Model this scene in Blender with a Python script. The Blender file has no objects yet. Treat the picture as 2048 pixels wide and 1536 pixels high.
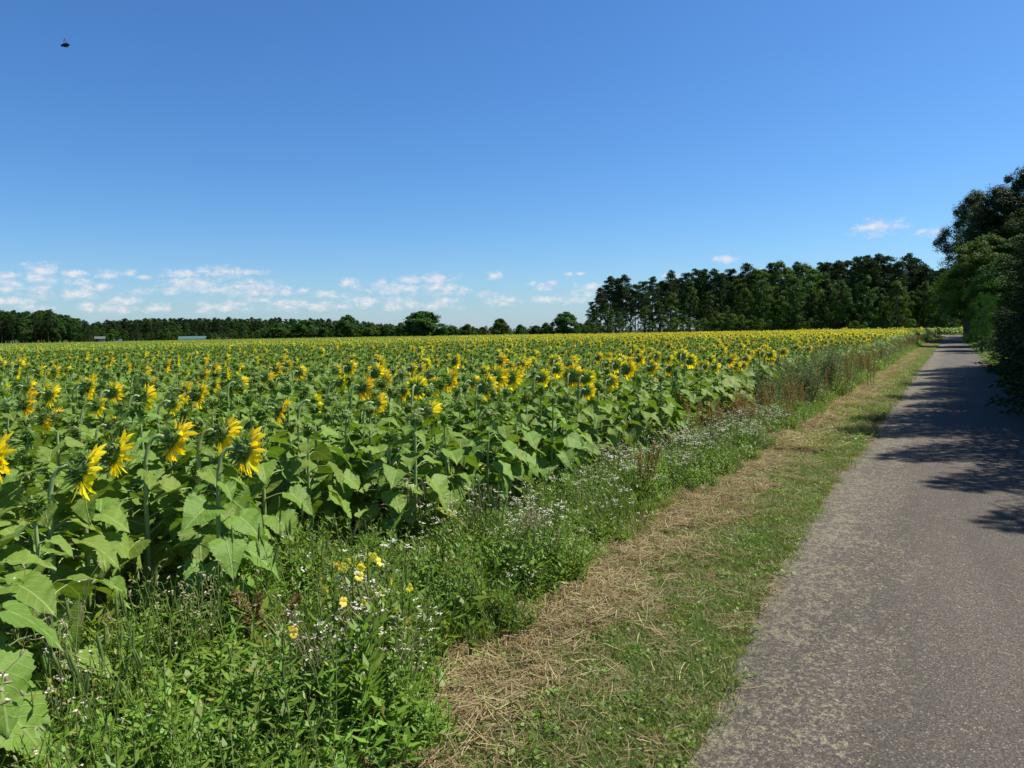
import bpy, math, random
import numpy as np
from mathutils import Matrix, Vector

R = math.radians
rng = np.random.default_rng(7)
random.seed(7)
scene = bpy.context.scene
COL = scene.collection

# ------------------------------------------------------------------ frame: +X runs along the path, +Y is to its left
FPX = 1420.0
YAW, PITCH, ROLL = R(31.85), R(-4.27), R(0.785)
CAMZ = 1.6
_f = np.array([math.cos(YAW) * math.cos(PITCH), math.sin(YAW) * math.cos(PITCH), math.sin(PITCH)])
_r = np.array([math.sin(YAW), -math.cos(YAW), 0.0])
_u = np.cross(_r, _f)
RIGHT = _r * math.cos(ROLL) - _u * math.sin(ROLL)
UP = _u * math.cos(ROLL) + _r * math.sin(ROLL)
FWD = _f
CAM = np.array([0, 0, CAMZ])
SUN_AZ = YAW - R(75)
SUN_EL = R(57)
SUN = np.array([math.cos(SUN_AZ) * math.cos(SUN_EL), math.sin(SUN_AZ) * math.cos(SUN_EL), math.sin(SUN_EL)])


def ray(px, py):
    d = RIGHT * (px - 1024) / FPX - UP * (py - 768) / FPX + FWD
    return d / np.linalg.norm(d)


def hit(px, py, z=0.0):
    d = ray(px, py)
    return CAM + d * ((z - CAMZ) / d[2])


def at(px, py, dist):
    """point on the sight line of a photo pixel at a horizontal distance"""
    d = ray(px, py)
    return CAM + d * (dist / math.hypot(d[0], d[1]))


def topix(P):
    P = np.atleast_2d(P) - CAM
    dep = P @ FWD
    return 1024 + FPX * (P @ RIGHT) / dep, 768 - FPX * (P @ UP) / dep, dep


def gz(x, y):
    """ground height: flat along the path, the field falls away gently"""
    return -0.005 * np.maximum(0.0, np.asarray(y) - 14.0)


# ------------------------------------------------------------------ mesh helpers
class MB:
    def __init__(self):
        self.V, self.Fc, self.M, self.Rn, self.U, self.n = [], [], [], [], [], 0

    def add(self, V, F, mat=0, rnd=0.5, uv=None):
        V = np.asarray(V, float)
        F = np.asarray(F, int)
        self.V.append(V)
        self.Fc.append(F + self.n)
        self.M.append(np.full(len(F), mat, int) if np.isscalar(mat) else np.asarray(mat, int))
        self.Rn.append(np.full(len(V), rnd, float) if np.isscalar(rnd) else np.asarray(rnd, float))
        self.U.append(np.zeros((len(V), 2)) + 0.5 if uv is None else np.asarray(uv, float))
        self.n += len(V)

    def mesh(self, name, mats, smooth=True):
        V, F = np.concatenate(self.V), np.concatenate(self.Fc)
        me = bpy.data.meshes.new(name)
        me.vertices.add(len(V))
        me.vertices.foreach_set('co', V.astype(np.float32).ravel())
        me.loops.add(F.size)
        me.loops.foreach_set('vertex_index', F.astype(np.int32).ravel())
        me.polygons.add(len(F))
        me.polygons.foreach_set('loop_start', np.arange(0, F.size, 4, dtype=np.int32))
        for m in mats:
            me.materials.append(m)
        me.polygons.foreach_set('material_index', np.concatenate(self.M).astype(np.int32))
        me.polygons.foreach_set('use_smooth', np.full(len(F), smooth, bool))
        a = me.attributes.new('rnd', 'FLOAT', 'POINT')
        a.data.foreach_set('value', np.concatenate(self.Rn).astype(np.float32))
        b = me.attributes.new('luv', 'FLOAT2', 'POINT')
        b.data.foreach_set('vector', np.concatenate(self.U).astype(np.float32).ravel())
        me.update(calc_edges=True)
        return me


def link(name, me, parent=None, loc=None, rot=None):
    o = bpy.data.objects.new(name, me)
    COL.objects.link(o)
    if parent is not None:
        o.parent = parent
    if loc is not None:
        o.location = loc
    if rot is not None:
        o.rotation_euler = rot
    return o


def tag(o, label=None, cat=None, group=None, kind=None):
    if label:
        o['label'] = label
    if cat:
        o['category'] = cat
    if group:
        o['group'] = group
    if kind:
        o['kind'] = kind
    return o


def empty(name, loc, rz=0.0, s=1.0):
    o = bpy.data.objects.new(name, None)
    COL.objects.link(o)
    o.location = loc
    o.rotation_euler = (0, 0, rz)
    o.scale = (s, s, s)
    o.empty_display_size = 0.1
    return o


def tube(mb, P, rad, n=6, mat=0, rnd=0.5):
    P = np.asarray(P, float)
    rad = np.broadcast_to(np.asarray(rad, float), (len(P),))
    T = np.gradient(P, axis=0)
    T /= np.linalg.norm(T, axis=1)[:, None] + 1e-9
    ref = np.array([1.0, 0.13, 0.0]) if abs(T[0][2]) > 0.6 else np.array([0.05, 0.02, 1.0])
    A = np.cross(T, ref)
    A /= np.linalg.norm(A, axis=1)[:, None] + 1e-9
    B = np.cross(T, A)
    th = np.linspace(0, 2 * np.pi, n, endpoint=False)
    V = (P[:, None, :] + rad[:, None, None] * (np.cos(th)[None, :, None] * A[:, None, :] + np.sin(th)[None, :, None] * B[:, None, :])).reshape(-1, 3)
    k = np.arange(len(P) - 1)[:, None] * n
    j = np.arange(n)[None, :]
    j2 = (j + 1) % n
    F = np.stack([k + j, k + j2, k + n + j2, k + n + j], -1).reshape(-1, 4)
    mb.add(V, F, mat, rnd)


def lathe_x(mb, prof, n=14, mats=None, rnd=0.5, wob=0.0):
    """surface of revolution round +X from (x, radius) pairs"""
    prof = np.asarray(prof, float)
    th = np.linspace(0, 2 * np.pi, n, endpoint=False)
    V = np.stack([np.repeat(prof[:, 0], n), (prof[:, 1:2] * np.cos(th)).ravel(), (prof[:, 1:2] * np.sin(th)).ravel()], 1)
    k = np.arange(len(prof) - 1)[:, None] * n
    j = np.arange(n)[None, :]
    j2 = (j + 1) % n
    F = np.stack([k + j, k + j2, k + n + j2, k + n + j], -1).reshape(-1, 4)
    m = np.repeat(np.zeros(len(prof) - 1, int) if mats is None else np.asarray(mats), n)
    mb.add(V, F, m, rnd)


def norm(a):
    return a / (np.linalg.norm(a, axis=-1, keepdims=True) + 1e-9)


def kites(mb, C, D, N, L, W, mat=0, rnd=None, bend=0.0):
    """leaf shaped quads: base C, direction D, normal N"""
    n = len(C)
    L = np.broadcast_to(np.asarray(L, float), (n,))[:, None]
    W = np.broadcast_to(np.asarray(W, float), (n,))[:, None]
    D = norm(D)
    S = norm(np.cross(N, D))
    Nn = np.cross(D, S)
    V = np.stack([C, C + D * L * 0.45 + S * W * 0.5 + Nn * L * bend, C + D * L, C + D * L * 0.45 - S * W * 0.5 + Nn * L * bend], 1).reshape(-1, 3)
    F = np.arange(4 * n).reshape(n, 4)
    if rnd is None:
        rnd = rng.random(n)
    mb.add(V, F, mat, np.repeat(np.broadcast_to(rnd, (n,)), 4), np.tile([[.5, 0], [1, .45], [.5, 1], [0, .45]], (n, 1)))


def strips(mb, P, W, N, mat=0, rnd=None):
    """blades: P (n,k,3) centre lines, W (n,k) widths, N (n,3) side vectors"""
    n, k = P.shape[:2]
    V = np.stack([P - N[:, None, :] * W[..., None] * 0.5, P + N[:, None, :] * W[..., None] * 0.5], 2).reshape(-1, 3)
    b = (np.arange(n)[:, None] * k + np.arange(k - 1)[None, :]).ravel() * 2
    F = np.stack([b, b + 1, b + 3, b + 2], 1)
    if rnd is None:
        rnd = rng.random(n)
    u = np.tile(np.stack([np.tile([0., 1.], k), np.repeat(np.linspace(0, 1, k), 2)], 1), (n, 1))
    mb.add(V, F, mat, np.repeat(np.broadcast_to(rnd, (n,)), 2 * k), u)


def box(mb, c, s, mat=0, rz=0.0, rnd=0.5):
    c, s = np.asarray(c, float), np.asarray(s, float) / 2
    V = np.array([[x, y, z] for x in (-1, 1) for y in (-1, 1) for z in (-1, 1)], float) * s
    ca, sa = math.cos(rz), math.sin(rz)
    V = np.stack([V[:, 0] * ca - V[:, 1] * sa, V[:, 0] * sa + V[:, 1] * ca, V[:, 2]], 1) + c
    mb.add(V, [[0, 1, 3, 2], [4, 6, 7, 5], [0, 4, 5, 1], [2, 3, 7, 6], [0, 2, 6, 4], [1, 5, 7, 3]], mat, rnd)


def rand_dirs(n, up=0.0):
    d = norm(rng.normal(size=(n, 3)))
    d[:, 2] += up
    return norm(d)


# ------------------------------------------------------------------ materials
class NT:
    def __init__(self, tree):
        self.t = tree

    def n(self, typ, **kw):
        nd = self.t.nodes.new(typ)
        for k, v in kw.items():
            setattr(nd, k, v)
        return nd

    def l(self, a, b):
        self.t.links.new(a, b)

    def val(self, sock, v):
        if isinstance(v, bpy.types.NodeSocket):
            self.l(v, sock)
        else:
            sock.default_value = v

    def math(self, op, a, b=0.0, c=None, clamp=False):
        m = self.n('ShaderNodeMath', operation=op, use_clamp=clamp)
        self.val(m.inputs[0], a)
        self.val(m.inputs[1], b)
        if c is not None:
            self.val(m.inputs[2], c)
        return m.outputs[0]

    def mix(self, f, a, b, mode='MIX'):
        m = self.n('ShaderNodeMix', data_type='RGBA', blend_type=mode)
        self.val(m.inputs[0], f)
        self.val(m.inputs[6], a if isinstance(a, bpy.types.NodeSocket) else (*a, 1))
        self.val(m.inputs[7], b if isinstance(b, bpy.types.NodeSocket) else (*b, 1))
        return m.outputs[2]

    def noise(self, vec, scale, detail=4, rough=0.55, dist=0.0):
        m = self.n('ShaderNodeTexNoise')
        if vec is not None:
            self.l(vec, m.inputs['Vector'])
        m.inputs['Scale'].default_value = scale
        m.inputs['Detail'].default_value = detail
        m.inputs['Roughness'].default_value = rough
        m.inputs['Distortion'].default_value = dist
        return m.outputs['Fac']

    def ss(self, x, a, b):
        m = self.n('ShaderNodeMapRange', interpolation_type='SMOOTHSTEP')
        self.val(m.inputs[0], x)
        m.inputs[1].default_value, m.inputs[2].default_value = a, b
        return m.outputs[0]


def newmat(name):
    m = bpy.data.materials.new(name)
    m.use_nodes = True
    m.node_tree.nodes.clear()
    g = NT(m.node_tree)
    out = g.n('ShaderNodeOutputMaterial')
    return m, g, out


def bsdf(g, out, col, rough=0.6, spec=0.35, trans=0.0, tcol=None, bump=None):
    p = g.n('ShaderNodeBsdfPrincipled')
    g.val(p.inputs['Base Color'], col if isinstance(col, bpy.types.NodeSocket) else (*col, 1))
    g.val(p.inputs['Roughness'], rough)
    p.inputs['Specular IOR Level'].default_value = spec
    if bump is not None:
        g.l(bump, p.inputs['Normal'])
    if trans > 0:
        t = g.n('ShaderNodeBsdfTranslucent')
        g.val(t.inputs['Color'], tcol if isinstance(tcol, bpy.types.NodeSocket) else (*tcol, 1))
        mx = g.n('ShaderNodeMixShader')
        mx.inputs[0].default_value = trans
        g.l(p.outputs[0], mx.inputs[1])
        g.l(t.outputs[0], mx.inputs[2])
        g.l(mx.outputs[0], out.inputs[0])
    else:
        g.l(p.outputs[0], out.inputs[0])
    return p


def leafmat(name, a, b, rare=None, trans=0.25, rough=0.5, spec=0.35, veins=False, objvar=0.35, big=0.0):
    """foliage: each leaf its own mix of two greens, each plant a little different"""
    m, g, out = newmat(name)
    at_ = g.n('ShaderNodeAttribute', attribute_name='rnd')
    oi = g.n('ShaderNodeObjectInfo')
    rn = at_.outputs['Fac']
    col = g.mix(rn, a, b)
    if rare is not None:
        col = g.mix(g.ss(rn, 0.93, 0.95), col, rare)
    v = g.math('MULTIPLY_ADD', oi.outputs['Random'], objvar, 1 - objvar * 0.5)
    if big > 0:
        geo = g.n('ShaderNodeNewGeometry')
        nb = g.noise(geo.outputs['Position'], big, 2)
        v = g.math('MULTIPLY', v, g.math('MULTIPLY_ADD', nb, 0.9, 0.55))
    hs = g.n('ShaderNodeHueSaturation')
    g.l(col, hs.inputs['Color'])
    g.l(v, hs.inputs['Value'])
    g.l(g.math('MULTIPLY_ADD', oi.outputs['Random'], 0.03, 0.485), hs.inputs['Hue'])
    col = hs.outputs['Color']
    bump_ = None
    if veins:
        u = g.n('ShaderNodeAttribute', attribute_name='luv')
        sx = g.n('ShaderNodeSeparateXYZ')
        g.l(u.outputs['Vector'], sx.inputs[0])
        au = g.math('ABSOLUTE', g.math('SUBTRACT', sx.outputs[0], 0.5))
        mid = g.math('SUBTRACT', 1.0, g.ss(au, 0.008, 0.03))
        ph = g.math('FRACT', g.math('SUBTRACT', g.math('MULTIPLY', sx.outputs[1], 5.0), g.math('MULTIPLY', au, 4.5)))
        side = g.math('SUBTRACT', 1.0, g.ss(g.math('ABSOLUTE', g.math('SUBTRACT', ph, 0.5)), 0.03, 0.10))
        fac = g.math('MAXIMUM', g.math('MULTIPLY', mid, 0.85), g.math('MULTIPLY', side, 0.38))
        tc = g.n('ShaderNodeTexCoord')
        sp = g.noise(tc.outputs['Object'], 45, 3)
        col = g.mix(g.math('MULTIPLY', g.ss(sp, 0.45, 0.75), 0.35), col, tuple(x * 0.72 for x in a))
        col = g.mix(fac, col, (0.26, 0.35, 0.11))
        bpn = g.n('ShaderNodeBump')
        bpn.inputs['Strength'].default_value = 0.55
        bpn.inputs['Distance'].default_value = 0.006
        g.l(g.math('SUBTRACT', g.noise(tc.outputs['Object'], 38, 3), g.math('MULTIPLY', fac, 0.8)), bpn.inputs['Height'])
        bump_ = bpn.outputs[0]
    tc_ = g.n('ShaderNodeMix', data_type='RGBA', blend_type='MULTIPLY')
    tc_.inputs[0].default_value = 1.0
    g.l(col, tc_.inputs[6])
    tc_.inputs[7].default_value = (1.9, 2.0, 0.75, 1)
    bsdf(g, out, col, rough, spec, trans, tc_.outputs[2], bump_)
    return m


def plain(name, a, b=None, rough=0.7, spec=0.3, scale=8.0, trans=0.0):
    m, g, out = newmat(name)
    if b is None:
        b = tuple(x * 0.75 for x in a)
    tc = g.n('ShaderNodeTexCoord')
    at_ = g.n('ShaderNodeAttribute', attribute_name='rnd')
    f = g.math('MULTIPLY_ADD', g.noise(tc.outputs['Object'], scale, 5), 0.7, g.math('MULTIPLY_ADD', at_.outputs['Fac'], 0.6, -0.15), clamp=True)
    col = g.mix(f, a, b)
    bsdf(g, out, col, rough, spec, trans, tuple(min(1, x * 1.3) for x in a))
    return m


M = {}
M['sf_leaf'] = leafmat('sunflower_leaf', (0.118, 0.200, 0.030), (0.185, 0.280, 0.048), rare=(0.27, 0.29, 0.05), trans=0.20, rough=0.55, spec=0.2, veins=True, objvar=0.25)
M['sf_stem'] = plain('sunflower_stem', (0.32, 0.41, 0.16), (0.20, 0.29, 0.09), rough=0.6, scale=20)
M['petal'] = leafmat('sunflower_petal', (0.86, 0.62, 0.012), (0.90, 0.71, 0.03), trans=0.35, rough=0.55, spec=0.2, objvar=0.1)
M['petal'].node_tree.nodes
M['bract'] = leafmat('sunflower_bract', (0.10, 0.17, 0.035), (0.22, 0.32, 0.08), trans=0.25, rough=0.6, objvar=0.15)
M['disc'] = plain('sunflower_disc', (0.16, 0.09, 0.02), (0.05, 0.025, 0.008), scale=120)
M['bark'] = plain('tree_bark', (0.11, 0.085, 0.06), (0.05, 0.04, 0.03), rough=0.9, scale=6)
M['pinebark'] = plain('pine_bark', (0.23, 0.13, 0.075), (0.11, 0.075, 0.055), rough=0.9, scale=3)
M['pine'] = leafmat('pine_needles', (0.028, 0.058, 0.020), (0.055, 0.092, 0.028), trans=0.10, rough=0.65, spec=0.12, objvar=0.5)
M['broad'] = leafmat('broadleaf_foliage', (0.042, 0.090, 0.012), (0.090, 0.155, 0.022), trans=0.28, rough=0.6, spec=0.12, objvar=0.5)
M['oak'] = leafmat('dark_broadleaf_foliage', (0.025, 0.062, 0.010), (0.056, 0.112, 0.017), trans=0.22, rough=0.6, spec=0.12, objvar=0.45)
M['poplar'] = leafmat('poplar_foliage', (0.028, 0.052, 0.018), (0.065, 0.095, 0.034), trans=0.15, rough=0.55, spec=0.2, objvar=0.3)
M['spruce'] = leafmat('spruce_needles', (0.022, 0.046, 0.011), (0.048, 0.080, 0.018), trans=0.06, rough=0.7, spec=0.08, objvar=0.3)
M['weed'] = leafmat('weed_leaves', (0.115, 0.205, 0.022), (0.200, 0.310, 0.045), rare=(0.30, 0.26, 0.06), trans=0.32, rough=0.5, objvar=0.4, big=0.9)
M['weedgrey'] = leafmat('grey_green_leaves', (0.090, 0.125, 0.055), (0.155, 0.190, 0.090), trans=0.2, rough=0.6, objvar=0.35)
M['grass'] = leafmat('grass_blades', (0.085, 0.150, 0.022), (0.165, 0.230, 0.045), rare=(0.33, 0.27, 0.12), trans=0.28, rough=0.5, objvar=0.4)
M['straw'] = leafmat('dry_straw', (0.20, 0.152, 0.078), (0.41, 0.335, 0.185), rare=(0.26, 0.14, 0.06), trans=0.15, rough=0.7, spec=0.2, objvar=0.4)
M['dock'] = leafmat('dock_seed', (0.25, 0.145, 0.065), (0.33, 0.22, 0.10), trans=0.15, rough=0.7, spec=0.15, objvar=0.3)
M['white'] = plain('white_petal', (0.74, 0.72, 0.62), (0.58, 0.56, 0.46), rough=0.7, scale=60, trans=0.2)
M['pale'] = plain('pale_calyx', (0.36, 0.32, 0.19), (0.28, 0.26, 0.13), rough=0.7, scale=60, trans=0.2)
M['primrose'] = leafmat('primrose_petal', (0.84, 0.74, 0.16), (0.82, 0.62, 0.09), trans=0.3, rough=0.6, spec=0.2, objvar=0.1)
M['wstem'] = plain('weed_stem', (0.15, 0.22, 0.05), (0.10, 0.16, 0.035), rough=0.6, scale=20)
M['reddish'] = leafmat('reddish_leaf', (0.28, 0.07, 0.035), (0.36, 0.16, 0.05), trans=0.2, objvar=0.1)


def sheet(name, xs, ys, mat, zfun):
    mb = MB()
    X, Y = np.meshgrid(xs, ys, indexing='ij')
    V = np.stack([X.ravel(), Y.ravel(), zfun(X.ravel(), Y.ravel())], 1)
    nx, ny = len(xs), len(ys)
    i, j = np.meshgrid(np.arange(nx - 1), np.arange(ny - 1), indexing='ij')
    b = (i * ny + j).ravel()
    mb.add(V, np.stack([b, b + ny, b + ny + 1, b + 1], 1))
    return tag(link(name, mb.mesh(name, [mat])), kind='structure')


# ground
def ground_mat():
    m, g, out = newmat('ground_soil_and_turf')
    geo = g.n('ShaderNodeNewGeometry')
    pos = geo.outputs['Position']
    sx = g.n('ShaderNodeSeparateXYZ')
    g.l(pos, sx.inputs[0])
    y = sx.outputs[1]
    n1 = g.noise(pos, 3.0, 6)
    n2 = g.noise(pos, 40.0, 5, 0.7)
    n3 = g.noise(pos, 0.9, 3)
    soil = g.mix(n2, (0.10, 0.068, 0.042), (0.19, 0.135, 0.085))
    turf = g.mix(n2, (0.075, 0.085, 0.03), (0.20, 0.165, 0.085))
    hay = g.mix(n2, (0.16, 0.115, 0.06), (0.34, 0.26, 0.14))
    yj = g.math('ADD', y, g.math('MULTIPLY_ADD', n1, 0.9, -0.45))
    verge = g.mix(g.ss(yj, 1.15, 1.7), turf, hay)
    verge = g.mix(g.math('MULTIPLY', g.ss(n3, 0.45, 0.62), 0.6), verge, hay)
    c = g.mix(g.ss(yj, 1.9, 2.2), verge, soil)
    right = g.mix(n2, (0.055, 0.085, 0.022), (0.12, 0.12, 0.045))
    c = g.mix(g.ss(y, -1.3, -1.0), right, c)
    ln = g.n('ShaderNodeVectorMath', operation='LENGTH')
    g.l(pos, ln.inputs[0])
    c = g.mix(g.ss(ln.outputs['Value'], 110.0, 170.0), c, g.mix(n1, (0.035, 0.055, 0.016), (0.075, 0.095, 0.028)))
    bp = g.n('ShaderNodeBump')
    bp.inputs['Strength'].default_value = 0.8
    bp.inputs['Distance'].default_value = 0.03
    g.l(n2, bp.inputs['Height'])
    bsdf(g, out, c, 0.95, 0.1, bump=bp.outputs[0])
    return m


xs = np.concatenate([np.linspace(-4000, -60, 12), np.arange(-40, 170, 3.0), np.linspace(190, 600, 20), np.linspace(700, 5000, 14)])
ys = np.concatenate([np.linspace(-4000, -60, 12), np.arange(-40, 60, 3.0), np.linspace(70, 500, 24), np.linspace(600, 5000, 14)])
sheet('ground', xs, ys, ground_mat(), lambda x, y: np.where(y < 420, gz(x, y), gz(x, np.full_like(y, 420.0))))


# path
def road_mat():
    m, g, out = newmat('worn_asphalt')
    geo = g.n('ShaderNodeNewGeometry')
    pos = geo.outputs['Position']
    sx = g.n('ShaderNodeSeparateXYZ')
    g.l(pos, sx.inputs[0])
    y = sx.outputs[1]
    fine = g.noise(pos, 95, 4, 0.85)
    mid = g.noise(pos, 30, 5, 0.65)
    big = g.noise(pos, 1.3, 4)
    base = g.mix(g.ss(fine, 0.28, 0.74), (0.022, 0.019, 0.0165), (0.185, 0.160, 0.138))
    base = g.mix(g.math('MULTIPLY', g.ss(mid, 0.35, 0.7), 0.45), base, (0.105, 0.091, 0.078))
    base = g.mix(g.math('MULTIPLY', g.ss(big, 0.35, 0.7), 0.35), base, (0.070, 0.061, 0.053))
    # pale stones in the aggregate
    vo = g.n('ShaderNodeTexVoronoi')
    g.l(pos, vo.inputs['Vector'])
    vo.inputs['Scale'].default_value = 105
    sc = g.n('ShaderNodeSeparateColor')
    g.l(vo.outputs['Color'], sc.inputs[0])
    st = g.math('MULTIPLY', g.math('SUBTRACT', 1.0, g.ss(vo.outputs['Distance'], 0.25, 0.45)), g.ss(sc.outputs[0], 0.80, 0.86))
    base = g.mix(g.math('MULTIPLY', st, 0.7), base, (0.36, 0.33, 0.28))
    dk = g.math('MULTIPLY', g.math('SUBTRACT', 1.0, g.ss(vo.outputs['Distance'], 0.25, 0.45)), g.ss(sc.outputs[1], 0.80, 0.86))
    base = g.mix(g.math('MULTIPLY', dk, 0.7), base, (0.028, 0.027, 0.028))
    # lichen crusts, thicker along the left edge
    edge_ = g.math('ADD', g.ss(y, -0.9, 1.0), g.math('MULTIPLY_ADD', g.noise(pos, 2.2, 3), 0.5, -0.25))
    l1 = g.noise(pos, 34, 6, 0.66, 0.4)
    l2 = g.noise(pos, 9, 4, 0.6)
    lv = g.math('ADD', g.math('MULTIPLY_ADD', l2, 0.35, l1), g.math('MULTIPLY', edge_, 0.22))
    blot = g.math('MULTIPLY', g.ss(lv, 0.865, 0.94), g.ss(fine, 0.32, 0.54))
    base = g.mix(g.math('MULTIPLY', blot, 0.72), base, (0.275, 0.255, 0.175))
    dust = g.math('MULTIPLY', g.ss(g.math('ADD', y, g.math('MULTIPLY_ADD', big, 0.5, -0.25)), 0.55, 1.05), g.ss(mid, 0.35, 0.62))
    base = g.mix(g.math('MULTIPLY', dust, 0.6), base, (0.17, 0.15, 0.112))
    va = g.n('ShaderNodeTexVoronoi')
    g.l(pos, va.inputs['Vector'])
    va.inputs['Scale'].default_value = 150
    sa = g.n('ShaderNodeSeparateColor')
    g.l(va.outputs['Color'], sa.inputs[0])
    hv = g.n('ShaderNodeHueSaturation')
    g.l(base, hv.inputs['Color'])
    g.l(g.math('MULTIPLY_ADD', g.math('POWER', sa.outputs[2], 1.6), 0.85, 0.66), hv.inputs['Value'])
    mpr = g.n('ShaderNodeMapping')
    g.l(pos, mpr.inputs[0])
    mpr.inputs['Scale'].default_value = (0.22, 1.6, 1)
    wear = g.noise(mpr.outputs[0], 1.4, 5, 0.6)
    wc = g.n('ShaderNodeHueSaturation')
    g.l(hv.outputs['Color'], wc.inputs['Color'])
    g.l(g.math('MULTIPLY_ADD', wear, 0.8, 0.6), wc.inputs['Value'])
    base = g.mix(1.0, wc.outputs['Color'], (0.90, 0.885, 0.835), 'MULTIPLY')
    bp = g.n('ShaderNodeBump')
    bp.inputs['Strength'].default_value = 0.7
    bp.inputs['Distance'].default_value = 0.006
    g.l(g.math('ADD', fine, mid), bp.inputs['Height'])
    bsdf(g, out, base, 0.85, 0.3, bump=bp.outputs[0])
    return m


def road_mesh():
    mb = MB()
    xs_ = np.concatenate([np.arange(-4, 14, 0.12), np.arange(14, 60, 0.5), np.arange(60, 170, 2.0)])
    r2 = np.random.default_rng(3)
    def wob(a):
        k = r2.normal(size=len(xs_))
        k = np.convolve(k, np.ones(5) / 5, 'same')
        return k * a
    left = np.interp(xs_, [-4, 1.0, 2.5, 4.5, 8, 170], [0.72, 0.74, 0.79, 0.93, 1.0, 1.0]) + wob(0.04)
    right = np.full(len(xs_), -1.20) + wob(0.04)
    bendy = np.where(xs_ > 118, 0.010 * (xs_ - 118) ** 2, 0.0)
    V = []
    for i, x in enumerate(xs_):
        for k, f in enumerate(np.linspace(0, 1, 7)):
            yy = left[i] * (1 - f) + right[i] * f
            V.append((x, yy + bendy[i], 0.012 + 0.02 * (1 - (2 * f - 1) ** 2)))
    n = 7
    F = [[i * n + k, i * n + k + 1, (i + 1) * n + k + 1, (i + 1) * n + k] for i in range(len(xs_) - 1) for k in range(n - 1)]
    mb.add(V, F)
    return mb.mesh('asphalt_path', [road_mat()])


tag(link('asphalt_path', road_mesh()), kind='structure')

# ------------------------------------------------------------------ sunflowers
GOLD = R(137.5)


def rotm(yaw, pitch, roll=0.0):
    """local +X turned to a heading, pitched up, rolled"""
    return np.array(Matrix.Rotation(yaw, 3, 'Z') @ Matrix.Rotation(-pitch, 3, 'Y') @ Matrix.Rotation(roll, 3, 'X'))


LR = np.array([-0.14, -0.05, 0.06, 0.16, 0.27, 0.38, 0.50, 0.61, 0.72, 0.82, 0.91, 1.0])
LWD = np.array([0.25, 0.42, 0.49, 0.50, 0.47, 0.42, 0.35, 0.275, 0.20, 0.13, 0.065, 0.004])


def blade(L, W, droop, fold, r, full=True):
    u = LR if full else np.array([-0.08, 0.2, 0.6, 1.0])
    w = (LWD if full else np.array([0.4, 0.5, 0.28, 0.01])).copy()
    cols = np.array([-1, -0.5, 0, 0.5, 1]) if full else np.array([-1, 0, 1.0])
    if full == 2:
        u = np.concatenate([[-0.14, -0.10], np.linspace(-0.05, 1, 23)])
        w = np.interp(u, LR, LWD)
        cols = np.array([-1, -0.78, -0.5, -0.22, 0, 0.22, 0.5, 0.78, 1])
    if full:
        w *= 1 + (0.055 if full == 2 else 0.10) * np.where(np.arange(len(u)) % 2, 1, -1) * r.uniform(0.4, 1.4, len(u))
    V = []
    uv = []
    w1, w2 = r.uniform(0, 6.28, 2)
    for i, ui in enumerate(u):
        for c in cols:
            x = ui
            if ui < 0:
                x = ui * (abs(c) ** 0.5) if c else 0.02
            y = c * w[i]
            z = -droop * max(ui, 0) ** 2 + fold * abs(y) + (0.040 * math.sin(9 * ui + w1 + 2 * c) * abs(c) + 0.016 * math.sin(23 * ui + w2 + 5 * c) * min(1, 3 * abs(c)) if full else 0)
            V.append((x * L, y * W, z * L))
            uv.append((0.5 + c * w[i], ui))
    n = len(cols)
    F = [[i * n + k, i * n + k + 1, (i + 1) * n + k + 1, (i + 1) * n + k] for i in range(len(u) - 1) for k in range(n - 1)]
    return np.array(V), F, np.array(uv)


def foliage(mb, r, h, nl, mat_leaf=0, mat_stem=1, full=True, leafy_top=False, lmax=0.172):
    for i in range(nl):
        q = (i + 0.5) / nl
        z = h * (0.14 + 0.80 * q)
        yaw = i * GOLD + r.normal(0, 0.25)
        size = lmax * (0.80 + 0.35 * math.sin(math.pi * min(1, q * 0.9 + 0.1))) * (1.0 if q < 0.7 else 1.0 - (q - 0.7) * (1.6 if not leafy_top else 1.3)) * r.uniform(0.85, 1.15)
        pl = size * (0.75 if q < 0.7 else 0.45) * r.uniform(0.8, 1.2)
        pit = R(r.uniform(20, 50))
        d = rotm(yaw, pit) @ np.array([1, 0, 0])
        e = rotm(yaw, pit * 0.1) @ np.array([1, 0, 0])
        p0 = np.array([0.008 * math.cos(yaw), 0.008 * math.sin(yaw), z])
        p1 = p0 + d * pl * 0.55
        p2 = p1 + e * pl * 0.45
        tube(mb, [p0, p1, p2], [0.0045, 0.0035, 0.003], 4 if full else 3, mat_stem, r.uniform(0.3, 0.9))
        down = R(r.uniform(5, 35)) if q > 0.55 else R(r.uniform(15, 55))
        V, F, uv = blade(size, size * r.uniform(0.86, 1.05), r.uniform(0.12, 0.38), r.uniform(0.0, 0.32), r, full)
        m = rotm(yaw + r.normal(0, 0.2), -down, r.normal(0, 0.3))
        mb.add(V @ m.T + p2, F, mat_leaf, (0.97 if (q < 0.25 and r.random() < 0.35) else r.random() * 0.92), uv)


def stem_path(h, nod=True):
    if nod:
        P = [(0, 0, -0.03), (0.004, 0.003, 0.35 * h), (-0.004, 0.0, 0.65 * h), (0.0, 0.002, 0.88 * h), (0.012, 0, 0.95 * h), (0.035, 0, 0.99 * h), (0.065, 0, 1.0 * h), (0.09, 0, 0.99 * h)]
        rad = [0.0125, 0.0120, 0.0115, 0.0105, 0.0105, 0.0105, 0.011, 0.013]
        return P, rad
    P = [(0, 0, -0.03), (0.004, 0.003, 0.4 * h), (-0.003, 0, 0.7 * h), (0.002, 0, 0.93 * h), (0.006, 0, h)]
    return P, [0.0120, 0.0110, 0.0095, 0.007, 0.009]


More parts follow.
